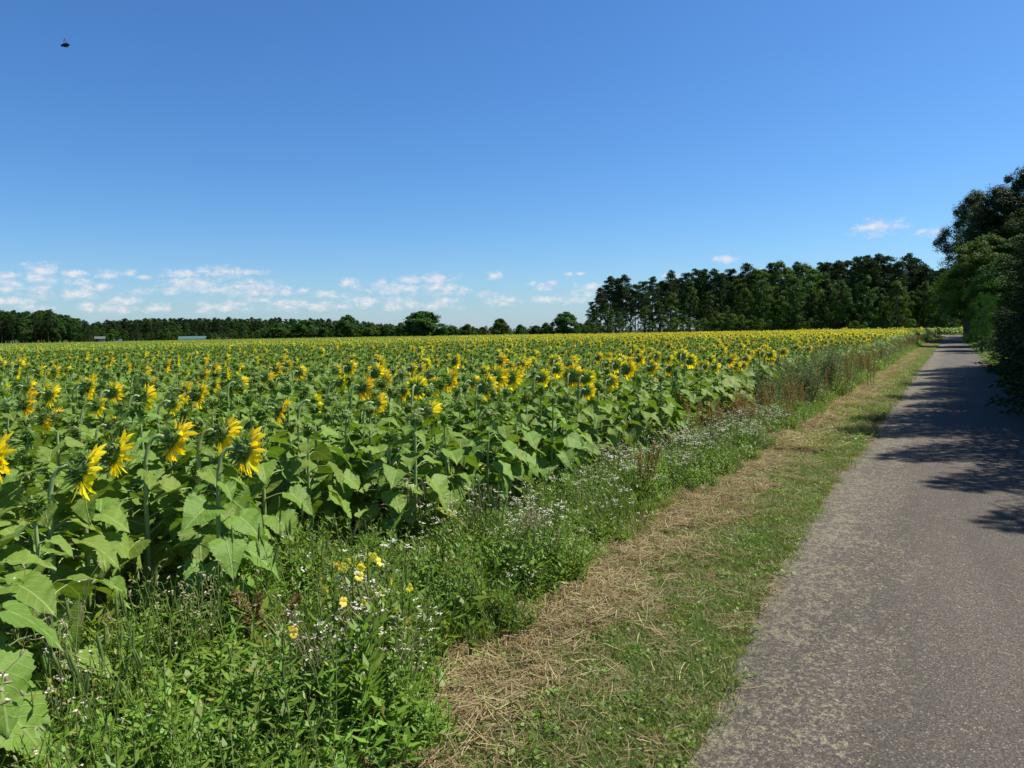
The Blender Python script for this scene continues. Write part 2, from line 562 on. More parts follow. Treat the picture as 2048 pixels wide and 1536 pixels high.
def petals(mb, r, n=36, mat=0, rad=0.062, full=True, s=1.0):
    for i in range(n):
        lay = i % 2
        ph = (i + r.uniform(-0.3, 0.3)) * 2 * math.pi / n
        rd = np.array([0, math.cos(ph), math.sin(ph)])
        sd = np.array([0, -math.sin(ph), math.cos(ph)])
        ax = np.array([1.0, 0, 0])
        L = r.uniform(0.072, 0.106) * s
        W = r.uniform(0.027, 0.039) * s
        lift = r.uniform(0.20, 0.95) - 0.2 * lay
        tw = r.normal(0, 0.35)
        sd2 = norm(sd * math.cos(tw) + ax * math.sin(tw))
        curl = r.uniform(-0.7, 0.25)
        rows = [(0.0, 0.45), (0.35, 1.0), (0.7, 0.85), (1.0, 0.06)] if full else [(0, .6), (.5, 1), (1.0, .1)]
        V = []
        uv = []
        for q, w in rows:
            c = rd * (rad * s + L * q * math.cos(lift * q)) + ax * (0.004 - 0.006 * lay + L * (math.sin(lift) * q + curl * q * q * 0.5))
            for k in ((-1, 0, 1) if full else (-1, 1)):
                V.append(c + sd2 * k * w * W / 2 + ax * (0.004 * abs(k) if full else 0))
                uv.append((0.5 + k / 2, q))
        nc = 3 if full else 2
        F = [[a * nc + b, a * nc + b + 1, (a + 1) * nc + b + 1, (a + 1) * nc + b] for a in range(len(rows) - 1) for b in range(nc - 1)]
        mb.add(V, F, mat, r.random(), uv)


def bracts(mb, r, n=34, mat=0, s=1.0):
    for i in range(n):
        ph = i * GOLD
        back = r.uniform(0, 1)
        rd = np.array([0, math.cos(ph), math.sin(ph)])
        base = rd * (0.030 + 0.034 * back) * s + np.array([-0.046 + 0.046 * back, 0, 0]) * s
        d = norm(rd * r.uniform(0.6, 1.0) + np.array([r.uniform(-0.9, 0.4), 0, 0]) + r.normal(0, 0.12, 3))
        nn = norm(np.cross(d, np.cross(np.array([-1.0, 0, 0]), d)) + 1e-3)
        L = r.uniform(0.040, 0.080) * s
        sd = norm(np.cross(nn, d))
        W = r.uniform(0.014, 0.022) * s
        cu = r.uniform(-0.3, 0.5)
        P = np.stack([base, base + d * L * 0.4 + nn * L * 0.05, base + d * L * 0.75 + nn * L * cu * 0.3, base + d * L + nn * L * cu])[None]
        strips(mb, P, np.array([[W, W * 0.9, W * 0.45, 0.001]]), sd[None], mat, r.uniform(0, 1, 1))


RECEPT = [(-0.060, 0.011), (-0.052, 0.020), (-0.042, 0.040), (-0.022, 0.058), (0.002, 0.066), (0.012, 0.062), (0.020, 0.045), (0.021, 0.02), (0.020, 0.001)]
RMAT = [0, 0, 0, 0, 0, 1, 1, 1]

HB = 1.0  # base plant: neck of the stem at 1 m
PR = np.random.default_rng(11)
STEM_NOD = []
STEM_UP = []
LEAF_NOD = []
LEAF_UP = []
HEADS = []
BUDS = []
mb = MB(); P_, r_ = stem_path(HB); tube(mb, P_, r_, 8); STEM_NOD.append(mb.mesh('sunflower_stem', [M['sf_stem']]))
mb = MB(); P_, r_ = stem_path(HB, False); tube(mb, P_, r_, 8); STEM_UP.append(mb.mesh('sunflower_stem_upright', [M['sf_stem']]))
for k in range(6):
    mb = MB(); foliage(mb, PR, HB * 0.97, 18 + k % 3, full=2); LEAF_NOD.append(mb.mesh('sunflower_foliage', [M['sf_leaf'], M['sf_stem']]))
for k in range(6):
    mb = MB(); foliage(mb, PR, HB, 19 + k % 3, full=2, leafy_top=True)
    for i in range(7):  # young leaves round the bud
        ph = i * 2 * math.pi / 7 + PR.normal(0, .2)
        V, F, uv = blade(0.075, 0.05, 0.2, 0.3, PR)
        m_ = rotm(ph, R(PR.uniform(15, 55)))
        mb.add(V @ m_.T + np.array([0.006, 0, HB * PR.uniform(0.93, 0.99)]), F, 0, PR.random(), uv)
    LEAF_UP.append(mb.mesh('sunflower_foliage_budding', [M['sf_leaf'], M['sf_stem']]))
for k in range(5):
    mb = MB(); lathe_x(mb, RECEPT, 16, RMAT); a_ = mb.mesh('sunflower_receptacle', [M['bract'], M['disc']])
    mb = MB(); petals(mb, PR, 34 + 2 * k); b_ = mb.mesh('sunflower_petals', [M['petal']])
    mb = MB(); bracts(mb, PR, 80); c_ = mb.mesh('sunflower_bracts', [M['bract']])
    HEADS.append((a_, b_, c_))
for k in range(3):
    mb = MB()
    lathe_x(mb, [(-0.012, 0.008), (-0.002, 0.018), (0.010, 0.022), (0.020, 0.018), (0.027, 0.006), (0.028, 0.001)], 10)
    bracts(mb, PR, 60, 0, 0.60)
    for q_ in range(1, len(mb.V)):
        mb.V[q_] = mb.V[q_] + np.array([0.022, 0, 0])
    BUDS.append(mb.mesh('sunflower_bud', [M['bract']]))

HEAD_AT = (0.135, 0.0, 0.975)


def sunflower(loc, rz, s, kind, label, group, tilt=0.0, hs=1.0, var=0):
    """one plant: kind 'open' (nodding open head) or 'bud' (green bud on an upright stem)"""
    root = empty('sunflower', loc, rz, s)
    root.rotation_euler = (random.gauss(0, 0.03), random.gauss(0, 0.03), rz)
    tag(root, label, 'sunflower', group)
    if kind == 'open':
        link('stem', STEM_NOD[0], root)
        link('foliage', LEAF_NOD[var % 6], root, rot=(0, 0, random.choice([0, 1.6, 3.1, 4.5])))
        a_, b_, c_ = HEADS[var % 5]
        nod = R(14) + tilt
        hd = link('flower_head', a_, root, (HEAD_AT[0] * (0.9 + 0.1 * hs), 0, HEAD_AT[2]), (random.uniform(0, 6), 0, 0))
        hd.rotation_euler = Matrix.Rotation(nod, 3, 'Y').to_euler()
        hd.scale = (hs, hs, hs)
        link('petals', b_, hd, rot=(random.uniform(0, 6), 0, 0))
        link('bracts', c_, hd, rot=(random.uniform(0, 6), 0, 0))
    else:
        link('stem', STEM_UP[0], root)
        link('foliage', LEAF_UP[var % 6], root, rot=(0, 0, random.choice([0, 1.6, 3.1, 4.5])))
        link('flower_bud', BUDS[var % 3], root, (0.006, 0, 1.0), (random.uniform(-0.3, 0.3), R(-70) + random.uniform(-0.5, 0.9), 0))
    return root


FACE = YAW - R(53)
# open flowers one can point at in the photograph: pixel of the head, height of the head, head size, heading tweak, nod tweak, label
HERO = [
    (160, 940, 0.98, 1.12, 0, 6, 'large nodding sunflower with a hooked stem, nearest in the front row'),
    (222, 905, 1.02, 0.95, 8, 2, 'sunflower with long ray petals just behind the large nodding one'),
    (-6, 915, 1.02, 1.05, 10, -4, 'sunflower cut off by the left edge of the photo, petals fanned'),
    (338, 876, 1.04, 1.05, 4, 12, 'sunflower on a tall bare pale stem, petals pointing sideways'),
    (443, 866, 1.04, 1.0, 2, 10, 'sunflower with a shaded hollow back, left of the tallest front bloom'),
    (524, 905, 1.00, 1.12, 4, 0, 'front sunflower with shaggy bracts and a bright side fringe of petals'),
    (560, 820, 1.02, 0.85, -16, 8, 'thin tilted sunflower seen edge on above the leaves'),
    (628, 806, 1.05, 0.72, 6, 0, 'narrow sunflower edge on beside the tilted thin one'),
    (868, 824, 1.00, 0.95, 5, 22, 'drooping sunflower standing alone in front of the middle rows'),
    (728, 775, 1.06, 1.05, 2, 6, 'sunflower pair partner with a full yellow side, middle rows'),
    (745, 808, 1.00, 0.75, 14, 14, 'small low orange-yellow sunflower under the paired bloom'),
    (684, 766, 1.08, 0.8, 0, 0, 'small sunflower left of the paired bloom in the middle rows'),
    (824, 775, 1.07, 1.0, 42, -8, 'sunflower showing its green back in a full ring of petals'),
    (860, 772, 1.06, 0.85, 40, 4, 'half hidden sunflower beside the one with a full ring'),
    (906, 722, 1.16, 1.0, -10, -4, 'tall dark-backed sunflower standing above its neighbours'),
    (975, 774, 1.05, 1.15, 10, 4, 'lowest bloom of the cluster of large sunflowers at the field corner'),
    (995, 754, 1.10, 1.25, 22, 0, 'largest bloom of the cluster of large sunflowers at the field corner'),
    (1020, 756, 1.08, 1.1, 24, 2, 'rightmost bloom of the cluster of large sunflowers at the field corner'),
    (940, 765, 1.06, 0.8, 10, 6, 'small bloom tucked left of the large cluster'),
    (1093, 757, 1.07, 0.9, 8, 4, 'lone upright sunflower between the two clusters near the weeds'),
    (1150, 752, 1.09, 1.15, 26, 0, 'biggest bloom of the cluster nearest the weedy strip'),
    (1170, 756, 1.07, 1.0, 14, 2, 'bloom overlapping the biggest one of the cluster nearest the weeds'),
    (1168, 781, 0.98, 0.8, 4, 8, 'low small bloom under the cluster nearest the weedy strip'),
    (1110, 738, 1.12, 0.85, 20, 0, 'sunflower behind the lone upright one, only its crown of petals showing'),
    (280, 795, 1.05, 1.05, 20, 4, 'sunflower with petals trailing down its side, third row back on the left'),
    (238, 785, 1.08, 0.85, 30, -6, 'flat topped sunflower left of the trailing one'),
    (182, 772, 1.10, 1.15, -4, 0, 'tall sheaf-like yellow sunflower on the left of the field'),
    (188, 812, 1.00, 0.8, 6, 10, 'small low sunflower under the tall sheaf-like bloom'),
    (40, 806, 1.03, 1.15, 2, 0, 'round full sunflower near the left edge, petals flared'),
    (98, 838, 0.96, 1.05, 4, 30, 'downward facing shaded sunflower at the left, petals hanging'),
    (105, 790, 1.08, 0.9, 8, 6, 'sunflower leaning outward above the downward facing one'),
    (362, 782, 1.08, 0.9, -6, 2, 'left one of a pair of sunflowers leaning together'),
    (397, 790, 1.05, 1.05, 4, 6, 'right one of a pair of sunflowers leaning together'),
    (488, 768, 1.08, 0.95, 16, 14, 'sunflower hiding its dark face behind a leaf, middle rows'),
    (330, 730, 1.14, 0.95, -6, 0, 'tall narrow sunflower standing above the pair that lean together'),
    (398, 750, 1.10, 0.85, 0, 6, 'curved sunflower between the tall narrow one and the pair'),
    (430, 735, 1.10, 0.8, -8, 2, 'slim slanting sunflower in the middle rows on the left'),
    (540, 738, 1.10, 1.0, 22, 0, 'hooded sunflower with petals hanging like a curtain'),
    (598, 745, 1.08, 0.9, 30, 8, 'deep yellow ragged sunflower behind the tilted thin one'),
    (30, 745, 1.10, 0.85, 0, 0, 'small sunflower high up at the left edge of the photo'),
    (52, 775, 1.08, 0.85, 0, 8, 'small sunflower just above the round full one on the left'),
    (215, 740, 1.10, 0.7, 0, 0, 'small upright bloom behind the tall sheaf-like sunflower'),
    (768, 728, 1.10, 0.95, 28, 0, 'sunflower half ring of petals behind the paired bloom'),
    (845, 728, 1.10, 0.95, 40, -4, 'sunflower with spiky half ring of petals left of the tall dark one'),
    (1195, 715, 1.12, 0.85, 8, 0, 'sunflower bloom behind the cluster nearest the weeds, dark centre'),
    (1240, 730, 1.10, 1.0, 20, 6, 'bright ragged bloom above the white wildflowers'),
    (1362, 712, 1.14, 1.15, 30, 0, 'open ring shaped sunflower above the reddish dock'),
    (1384, 722, 1.10, 1.0, 6, 2, 'sunflower beside the ring shaped one above the reddish dock'),
    (1320, 712, 1.12, 0.9, 24, 4, 'sunflower left of the ring shaped one above the dock'),
    (1280, 718, 1.10, 0.9, 14, 0, 'sunflower with upswept petals between the dock and the cluster'),
]
plants = []  # (x, y, s, kind, label, group, tilt, hs, heading)
taken = []
for px, py, hh, hs, dh, nd, lab in HERO:
    p = hit(px, py, hh)
    fa = FACE + R(dh)
    s = hh / 0.975
    base = p[:2] - np.array([math.cos(fa), math.sin(fa)]) * HEAD_AT[0] * s
    base = np.array([base[0], max(base[1], 3.2)])
    plants.append((base[0], base[1], s, 'open', lab, 'open sunflowers of the front rows', R(nd), hs / s * 0.86, fa))
    taken.append(base)
taken = np.array(taken)


def dmax(px):
    return np.interp(px, [-300, 700, 1000, 1130, 1200, 1500, 1880, 2048], [335, 335, 270, 205, 165, 150, 130, 120])


rows = np.arange(3.14, 60, 0.56)
G = []
for j, t in enumerate(rows):
    xx = np.arange(-30, 140, 0.27) + rng.uniform(-0.1, 0.1)
    G.append(np.stack([xx + rng.normal(0, 0.05, len(xx)), t + rng.normal(0, 0.06, len(xx))], 1))
G = np.concatenate(G)
G = G[rng.random(len(G)) < 0.95]


def visible(P, mpx):
    px, py, dep = topix(np.column_stack([P, np.full(len(P), 0.9)]))
    ok = (dep > 0.6) & (px > -mpx) & (px < 2048 + mpx)
    return ok, px, np.hypot(P[:, 0], P[:, 1])


ok, gpx, gd = visible(G, 260)
keep = ok & (gd < dmax(gpx)) & (G[:, 0] < 108) & (G[:, 1] > 3.35 - .40 * np.clip((G[:, 0] - 2.0) / 2.0, 0, 1))
G = np.concatenate([G, [(1.15, 2.95), (.72, 2.92), (.95, 3.12), (.92, 2.72), (1.38, 3.08)]])
keep = np.concatenate([keep, [True] * 5])
gpx, gd = np.concatenate([gpx, [60, -20, 10, 40, 90]]), np.concatenate([gd, [3.0, 3.0, 3.1, 2.9, 3.2]])
G, gpx, gd = G[keep], gpx[keep], gd[keep]
# hand-placed blooms replace the plants that stand there
dd = np.min(np.hypot(G[:, None, 0] - taken[None, :, 0], G[:, None, 1] - taken[None, :, 1]), 1)
far_ok = dd > 0.16
# sight line from the camera to each hand-placed bloom stays clear of other heads right in front
G, gpx, gd = G[far_ok], gpx[far_ok], gd[far_ok]
order = np.argsort(gd + np.where((gpx < -60) | (gpx > 2100), 50, 0))
N_IND = 298 - len(plants)
near, rest = order[:N_IND], order[N_IND:]


def bloom_chance(x, y):
    d = np.hypot(x, y)
    c = np.interp(d, [3, 6, 9, 14, 25, 60], [0.0, 0.06, 0.18, 0.19, 0.115, 0.075])
    return c * np.interp(gpx_of(x, y), [0, 600, 1000, 1300, 1700], [0.8, 0.75, 1.0, 1.7, 2.3])


def gpx_of(x, y):
    return topix(np.column_stack([np.atleast_1d(x), np.atleast_1d(y), np.full(np.size(x), 0.9)]))[0]


ZONE = [(-400, 'in the nearest stand at the far left'), (420, 'left of the evening primroses'), (800, 'behind the evening primroses'), (1080, 'behind the white wildflowers'), (1350, 'behind the reddish docks')]
for i in near:
    x, y = G[i]
    z = [t for a, t in ZONE if gpx[i] >= a][-1]
    front = y < 3.6
    op = rng.random() < bloom_chance(x, y)[0] and not front
    if op:
        lab = 'small yellow sunflower among leaves ' + z
        grp = 'open sunflowers of the front rows'
    else:
        lab = ('budding sunflower at the row edge ' if front else 'leafy sunflower with a green bud ') + z
        grp = 'budding sunflowers of the front rows'
    s = rng.uniform(0.93, 1.12) * (0.93 if front else 1.0)
    plants.append((x, y, s, 'open' if op else 'bud', lab, grp, R(rng.uniform(-8, 20)), rng.uniform(0.62, 0.95), FACE + R(rng.normal(8, 16)) if op else rng.uniform(0, 6.28)))
for k, (x, y, s, kind, lab, grp, tl, hs, fa) in enumerate(plants):
    sunflower((x, y, float(gz(x, y))), fa, s, kind, lab, grp, tl, hs, k)

# ---- the rest of the field: one object, instanced plants on points
LIB = {}


def library(name):
    c = bpy.data.collections.new(name)
    LIB[name] = [c, 0]
    return c


def lib_add(name, me):
    c, k = LIB[name]
    o = bpy.data.objects.new('%s_%s%s' % (name, 'abcdefghij'[k // 10], 'abcdefghij'[k % 10]), me)
    c.objects.link(o)
    LIB[name][1] += 1


def scatter(name, lib, P, rot, scl, idx, **kw):
    n = len(P)
    me = bpy.data.meshes.new(name)
    me.vertices.add(n)
    me.vertices.foreach_set('co', np.asarray(P, np.float32).ravel())
    a = me.attributes.new('rot', 'FLOAT_VECTOR', 'POINT'); a.data.foreach_set('vector', np.asarray(rot, np.float32).ravel())
    a = me.attributes.new('scl', 'FLOAT_VECTOR', 'POINT')
    scl = np.asarray(scl, np.float32)
    if scl.ndim == 1:
        scl = np.repeat(scl[:, None], 3, 1)
    a.data.foreach_set('vector', scl.ravel())
    a = me.attributes.new('idx', 'INT', 'POINT'); a.data.foreach_set('value', np.asarray(idx, np.int32))
    o = link(name, me)
    ng = bpy.data.node_groups.new(name + '_scatter', 'GeometryNodeTree')
    ng.interface.new_socket('Geometry', in_out='INPUT', socket_type='NodeSocketGeometry')
    ng.interface.new_socket('Geometry', in_out='OUTPUT', socket_type='NodeSocketGeometry')
    g = NT(ng)
    gi, go = g.n('NodeGroupInput'), g.n('NodeGroupOutput')
    ci = g.n('GeometryNodeCollectionInfo')
    ci.inputs[0].default_value = LIB[lib][0]
    ci.inputs['Separate Children'].default_value = True
    ci.inputs['Reset Children'].default_value = True
    ip = g.n('GeometryNodeInstanceOnPoints')
    ip.inputs['Pick Instance'].default_value = True
    def attr(nm, ty):
        q = g.n('GeometryNodeInputNamedAttribute', data_type=ty)
        q.inputs[0].default_value = nm
        return next(s for s in q.outputs if s.enabled and s.name == 'Attribute')
    er = g.n('FunctionNodeEulerToRotation')
    g.l(attr('rot', 'FLOAT_VECTOR'), er.inputs[0])
    g.l(gi.outputs[0], ip.inputs['Points'])
    g.l(ci.outputs[0], ip.inputs['Instance'])
    g.l(attr('idx', 'INT'), ip.inputs['Instance Index'])
    g.l(er.outputs[0], ip.inputs['Rotation'])
    g.l(attr('scl', 'FLOAT_VECTOR'), ip.inputs['Scale'])
    g.l(ip.outputs[0], go.inputs[0])
    md = o.modifiers.new('scatter', 'NODES')
    md.node_group = ng
    return tag(o, kind='stuff', **kw)


def head_into(mb, r, mats, full, tilt, s):
    """petals, receptacle and bracts of one head added in plant space"""
    t = MB()
    petals(t, r, 30 if full else 15, 0, s=s, full=full) if full else petals(t, r, 14, 0, s=s * 1.08, full=False)
    if full:
        bracts(t, r, 44, 1, s)
    lathe_x(t, [(a * s, b * s) for a, b in (RECEPT if full else RECEPT[2::2])], 10 if full else 6, [1 if q == 0 else 2 for q in RMAT] if full else [1, 1, 2])
    m_ = np.array(Matrix.Rotation(tilt, 3, 'Y') @ Matrix.Rotation(r.uniform(0, 6), 3, 'X'))
    for V, F, mm, rn, uv in zip(t.V, t.Fc, t.M, t.Rn, t.U):
        mb.V.append(V @ m_.T + np.array([HEAD_AT[0], 0, HEAD_AT[2]])); mb.Fc.append(F + mb.n)
        mb.M.append(np.array([mats[q] for q in mm])); mb.Rn.append(rn); mb.U.append(uv)
    mb.n += t.n


FM = [M['sf_leaf'], M['sf_stem'], M['petal'], M['bract'], M['disc']]
library('field_plant')
for k in range(14):  # 0-7 open, 8-13 budding
    mb = MB()
    op = k < 8
    P_, r_ = stem_path(HB, op)
    tube(mb, P_, r_, 6, 1)
    foliage(mb, PR, HB * 0.97, 14 + k % 3, 0, 1, True, not op)
    if op:
        head_into(mb, PR, [2, 3, 4], True, R(PR.uniform(2, 30)), PR.uniform(0.62, 0.92))
    else:
        lathe_x(mb, [(0, .001), (.001, .001)], 4)
        for i in range(8):
            ph = i * 0.8
            V, F, uv = blade(0.07, 0.05, 0.2, 0.3, PR, False)
            mb.add(V @ rotm(ph, R(PR.uniform(15, 60))).T + np.array([0.006, 0, HB * PR.uniform(0.94, 1.0)]), F, 0, PR.random(), uv)
    lib_add('field_plant', mb.mesh('field_plant', FM))
library('far_plant')
for k in range(8):  # 0-4 open, 5-7 budding
    mb = MB()
    op = k < 5
    foliage(mb, PR, HB * 0.97, 9, 0, 1, False, not op, 0.25)
    if op:
        head_into(mb, PR, [2, 3, 4], False, R(PR.uniform(2, 30)), PR.uniform(0.68, 0.92))
    lib_add('far_plant', mb.mesh('far_plant', FM))

# mid rows use full plants, farther rows simpler ones, the farthest thinned
restP, restd = G[rest], gd[rest]
nz = np.array([math.sin(0.21 * x + 1.3 * math.sin(0.07 * y)) + math.sin(0.33 * y + 0.1 * x) for x, y in restP]) * 0.25
op = rng.random(len(restP)) < bloom_chance(restP[:, 0], restP[:, 1]) * (1 + nz)
midm = restd < 42


def field_points(P, op, no, nb, scl):
    n = len(P)
    idx = np.where(op, rng.integers(0, no, n), no + rng.integers(0, nb, n))
    rz = np.where(op, FACE + rng.normal(0.12, 0.30, n), rng.uniform(0, 6.28, n))
    rot = np.stack([rng.normal(0, 0.05, n), rng.normal(0, 0.05, n), rz], 1)
    return np.column_stack([P, gz(P[:, 0], P[:, 1])]), rot, scl * rng.uniform(0.93, 1.14, n), idx


A_ = field_points(restP[midm], op[midm], 8, 6, 1.0)
scatter('sunflower_crop', 'field_plant', *A_, label='sunflower crop of the middle rows, green leaves dotted with yellow heads', cat='crop')
# far field
nf = 52000
rr = np.sqrt(rng.uniform(42 ** 2, 340 ** 2, nf * 2))
rr = np.where(rng.random(nf * 2) < 0.45, rng.uniform(42, 150, nf * 2), rr)
aa = YAW + rng.uniform(R(-40), R(42), nf * 2)
Q = np.stack([rr * np.cos(aa), rr * np.sin(aa)], 1)
okq, qpx, qd = visible(Q, 150)
okq &= (qd < dmax(qpx) - 3) & (Q[:, 1] > 3.3) & ((Q[:, 0] < 108) | (Q[:, 1] > 18))
Q, qd = Q[okq][:nf], qd[okq][:nf]
opq = rng.random(len(Q)) < bloom_chance(Q[:, 0], Q[:, 1]) * 1.05
fx = restP[~midm]
B_ = field_points(np.concatenate([fx, Q]), np.concatenate([op[~midm], opq]), 5, 3, 1.03)
scatter('distant_sunflower_crop', 'far_plant', *B_, label='distant sunflower crop running back to the woods', cat='crop')

#PART2
# ------------------------------------------------------------------ wild plants of the strip
WR = np.random.default_rng(23)


def arch(n, base, h, spread, lean, k=4):
    """n arching centre lines rising from a spot"""
    ph = WR.uniform(0, 2 * np.pi, n)
    q = np.linspace(0, 1, k)[None, :]
    hh = h * WR.uniform(0.55, 1.0, n)[:, None]
    out = lean * WR.uniform(0.2, 1.0, n)[:, None] * hh
    b = np.stack([base[0] + WR.normal(0, spread, n), base[1] + WR.normal(0, spread, n)], 1)
    P = np.stack([b[:, :1] + np.cos(ph)[:, None] * out * q ** 1.8, b[:, 1:] + np.sin(ph)[:, None] * out * q ** 1.8,
                  base[2] + hh * (q - 0.35 * lean * q ** 2.5)], -1)
    S = np.stack([-np.sin(ph), np.cos(ph), np.zeros(n)], 1)
    return P, norm(S + WR.normal(0, 0.3, (n, 3)))


def grass_tuft(n, h, spread, lean, w, mat=0, droop_w=True):
    mb = MB()
    P, S = arch(n, (0, 0, -0.01), h, spread, lean, 5)
    W = w * WR.uniform(0.6, 1.2, n)[:, None] * np.array([0.8, 1, 0.85, 0.55, 0.06])[None, :]
    strips(mb, P, W, S, mat, WR.random(n))
    return mb


def herb(mb, base, h, npair, L, W, lean=(0, 0), mat=0, stem=1, up=0.5, droop=0.0):
    """leafy stem, leaves spiralling up it"""
    p = np.array(base, float)
    top = p + np.array([lean[0], lean[1], h])
    mid = (p + top) / 2 + np.array([WR.normal(0, .02), WR.normal(0, .02), 0])
    tube(mb, [p, mid, top], [0.0035, 0.003, 0.0015], 4, stem, 0.5)
    q = np.linspace(0.12, 1.0, npair)
    C = np.where(q[:, None] < 0.5, p + (mid - p) * q[:, None] * 2, mid + (top - mid) * (q[:, None] * 2 - 1))
    ph = np.arange(npair) * GOLD + WR.uniform(0, 6)
    D = np.stack([np.cos(ph), np.sin(ph), up - droop * (1 - q) + WR.normal(0, .25, npair)], 1)
    N = np.stack([-0.6 * np.cos(ph), -0.6 * np.sin(ph), np.ones(npair)], 1) + WR.normal(0, .25, (npair, 3))
    sz = np.sin(np.pi * np.clip(q * 0.8 + 0.15, 0, 1)) ** 0.7 * WR.uniform(.75, 1.2, npair)
    kites(mb, C, D, norm(N), L * sz, W * sz, mat, WR.random(npair), -0.04)
    return top


def cluster(mb, c, r, n, size, mat):
    """flat-topped cluster of tiny flowers"""
    C = c + WR.normal(0, 1, (n, 3)) * np.array([r, r, r * 0.35])
    kites(mb, C - np.array([size / 2, 0, 0]), rand_dirs(n, 0)*np.array([1, 1, .2]), norm(WR.normal(0, .35, (n, 3)) + np.array([0, 0, 1.0])), size, size, mat, WR.random(n))


WM = [M['weed'], M['wstem'], M['white'], M['dock'], M['grass'], M['straw'], M['weedgrey'], M['pale'], M['primrose']]
library('weed')
W_KINDS = {'herb': [], 'grass': [], 'white': [], 'dock': [], 'grey': [], 'fox': [], 'pale': [], 'broad': [], 'yellow': []}


def weed(kind, mb):
    W_KINDS[kind].append(LIB['weed'][1])
    lib_add('weed', mb.mesh('weed_' + kind, WM))


for k in range(5):
    mb = MB()
    for j in range(6):
        herb(mb, (WR.normal(0, .045), WR.normal(0, .045), -0.01), WR.uniform(.20, .42), 18, .068, .021, WR.normal(0, .07, 2), 0)
    weed('herb', mb)
for k in range(4):
    weed('grass', grass_tuft(16, .45, .035, .6, .0065, 4))
for k in range(6):
    mb = MB()
    for j in range(5):
        tp = herb(mb, (WR.normal(0, .035), WR.normal(0, .035), -0.01), WR.uniform(.30, .46), 12, .035, .008, WR.normal(0, .07, 2), 0)
        for b in range(WR.integers(2, 4)):
            e = tp + np.array([WR.normal(0, .035), WR.normal(0, .035), WR.uniform(0, .06)])
            tube(mb, [tp - np.array([0, 0, .05]), (tp + e) / 2 - np.array([0, 0, .012]), e], .001, 3, 1)
            cluster(mb, e, .0085, 7, .0105, 2)
    weed('white', mb)
for k in range(4):
    mb = MB()
    for j in range(3):
        h = WR.uniform(.5, .78)
        b = np.array([WR.normal(0, .05), WR.normal(0, .05), 0])
        ln = WR.normal(0, .07, 2)
        tube(mb, [b, b + [ln[0] * .5, ln[1] * .5, h * .55], b + [ln[0], ln[1], h]], [.004, .003, .001], 4, 3, .2)
        for s_ in range(7):
            q = .5 + .07 * s_
            c0 = b + np.array([ln[0] * q, ln[1] * q, h * q])
            ph = WR.uniform(0, 6.28)
            d = np.array([math.cos(ph) * .35, math.sin(ph) * .35, 1.0])
            n_ = 26
            u_ = WR.uniform(0, .17 * (1.3 - q), n_)
            kites(mb, c0 + u_[:, None] * d + WR.normal(0, .009, (n_, 3)), rand_dirs(n_), rand_dirs(n_), .012, .010, 3, WR.random(n_))
        herb(mb, b, h * .5, 7, .12, .03, ln * .5, 0, 1, .5)
    weed('dock', mb)
for k in range(4):
    mb = MB()
    for j in range(7):
        tp = herb(mb, (WR.normal(0, .07), WR.normal(0, .07), -0.01), WR.uniform(.65, 1.05), 34, .055, .012, WR.normal(0, .16, 2), 6, 1, .8)
        n_ = 30
        u_ = WR.uniform(0, .3, n_)
        kites(mb, tp - np.stack([np.zeros(n_), np.zeros(n_), u_], 1) + WR.normal(0, .03, (n_, 3)), rand_dirs(n_, .6), rand_dirs(n_), .02, .009, 6, WR.random(n_))
    weed('grey', mb)
for k in range(3):
    mb = grass_tuft(9, .5, .03, .5, .007, 4)
    for j in range(3):
        b = np.array([WR.normal(0, .03), WR.normal(0, .03), 0])
        tp = b + np.array([WR.normal(0, .06), WR.normal(0, .06), WR.uniform(.4, .55)])
        tube(mb, [b, (b + tp) / 2, tp], [.0014, .0012, .001], 3, 1)
        d = norm(tp - b)
        tube(mb, [tp, tp + d * .02, tp + d * .05, tp + d * .07], [.002, .0050, .0042, .001], 6, 1, .8)
        n_ = 60
        u_ = WR.uniform(0, .065, n_)
        kites(mb, tp + u_[:, None] * d, rand_dirs(n_, .5), rand_dirs(n_), .012, .0012, 4, WR.random(n_))
    weed('fox', mb)
for k in range(3):
    mb = MB()
    for j in range(5):
        tp = herb(mb, (WR.normal(0, .03), WR.normal(0, .03), -0.01), WR.uniform(.38, .55), 10, .05, .011, WR.normal(0, .06, 2), 0)
        for b in range(7):
            e = tp + np.array([WR.normal(0, .05), WR.normal(0, .05), WR.uniform(-.08, .09)])
            tube(mb, [tp - np.array([0, 0, .10]), (tp + e) / 2, e], .0009, 3, 7)
            d = rand_dirs(1, .8)[0]
            tube(mb, [e, e + d * .008, e + d * .017, e + d * .020], [.0012, .0038, .0034, .0016], 5, 7, WR.random())
            if WR.random() < .5:
                cluster(mb, e + d * .021, .003, 4, .009, 2)
    weed('pale', mb)
for k in range(3):
    mb = MB()
    for j in range(4):
        herb(mb, (WR.normal(0, .04), WR.normal(0, .04), -.01), WR.uniform(.12, .3), 10, .12, .036, WR.normal(0, .05, 2), 0, 1, .35)
    weed('broad', mb)
for k in range(2):
    mb = MB()
    for j in range(4):
        tp = herb(mb, (WR.normal(0, .05), WR.normal(0, .05), -.01), WR.uniform(.35, .6), 16, .06, .013, WR.normal(0, .06, 2), 0)
        cluster(mb, tp, .014, 8, .013, 8)
    weed('yellow', mb)


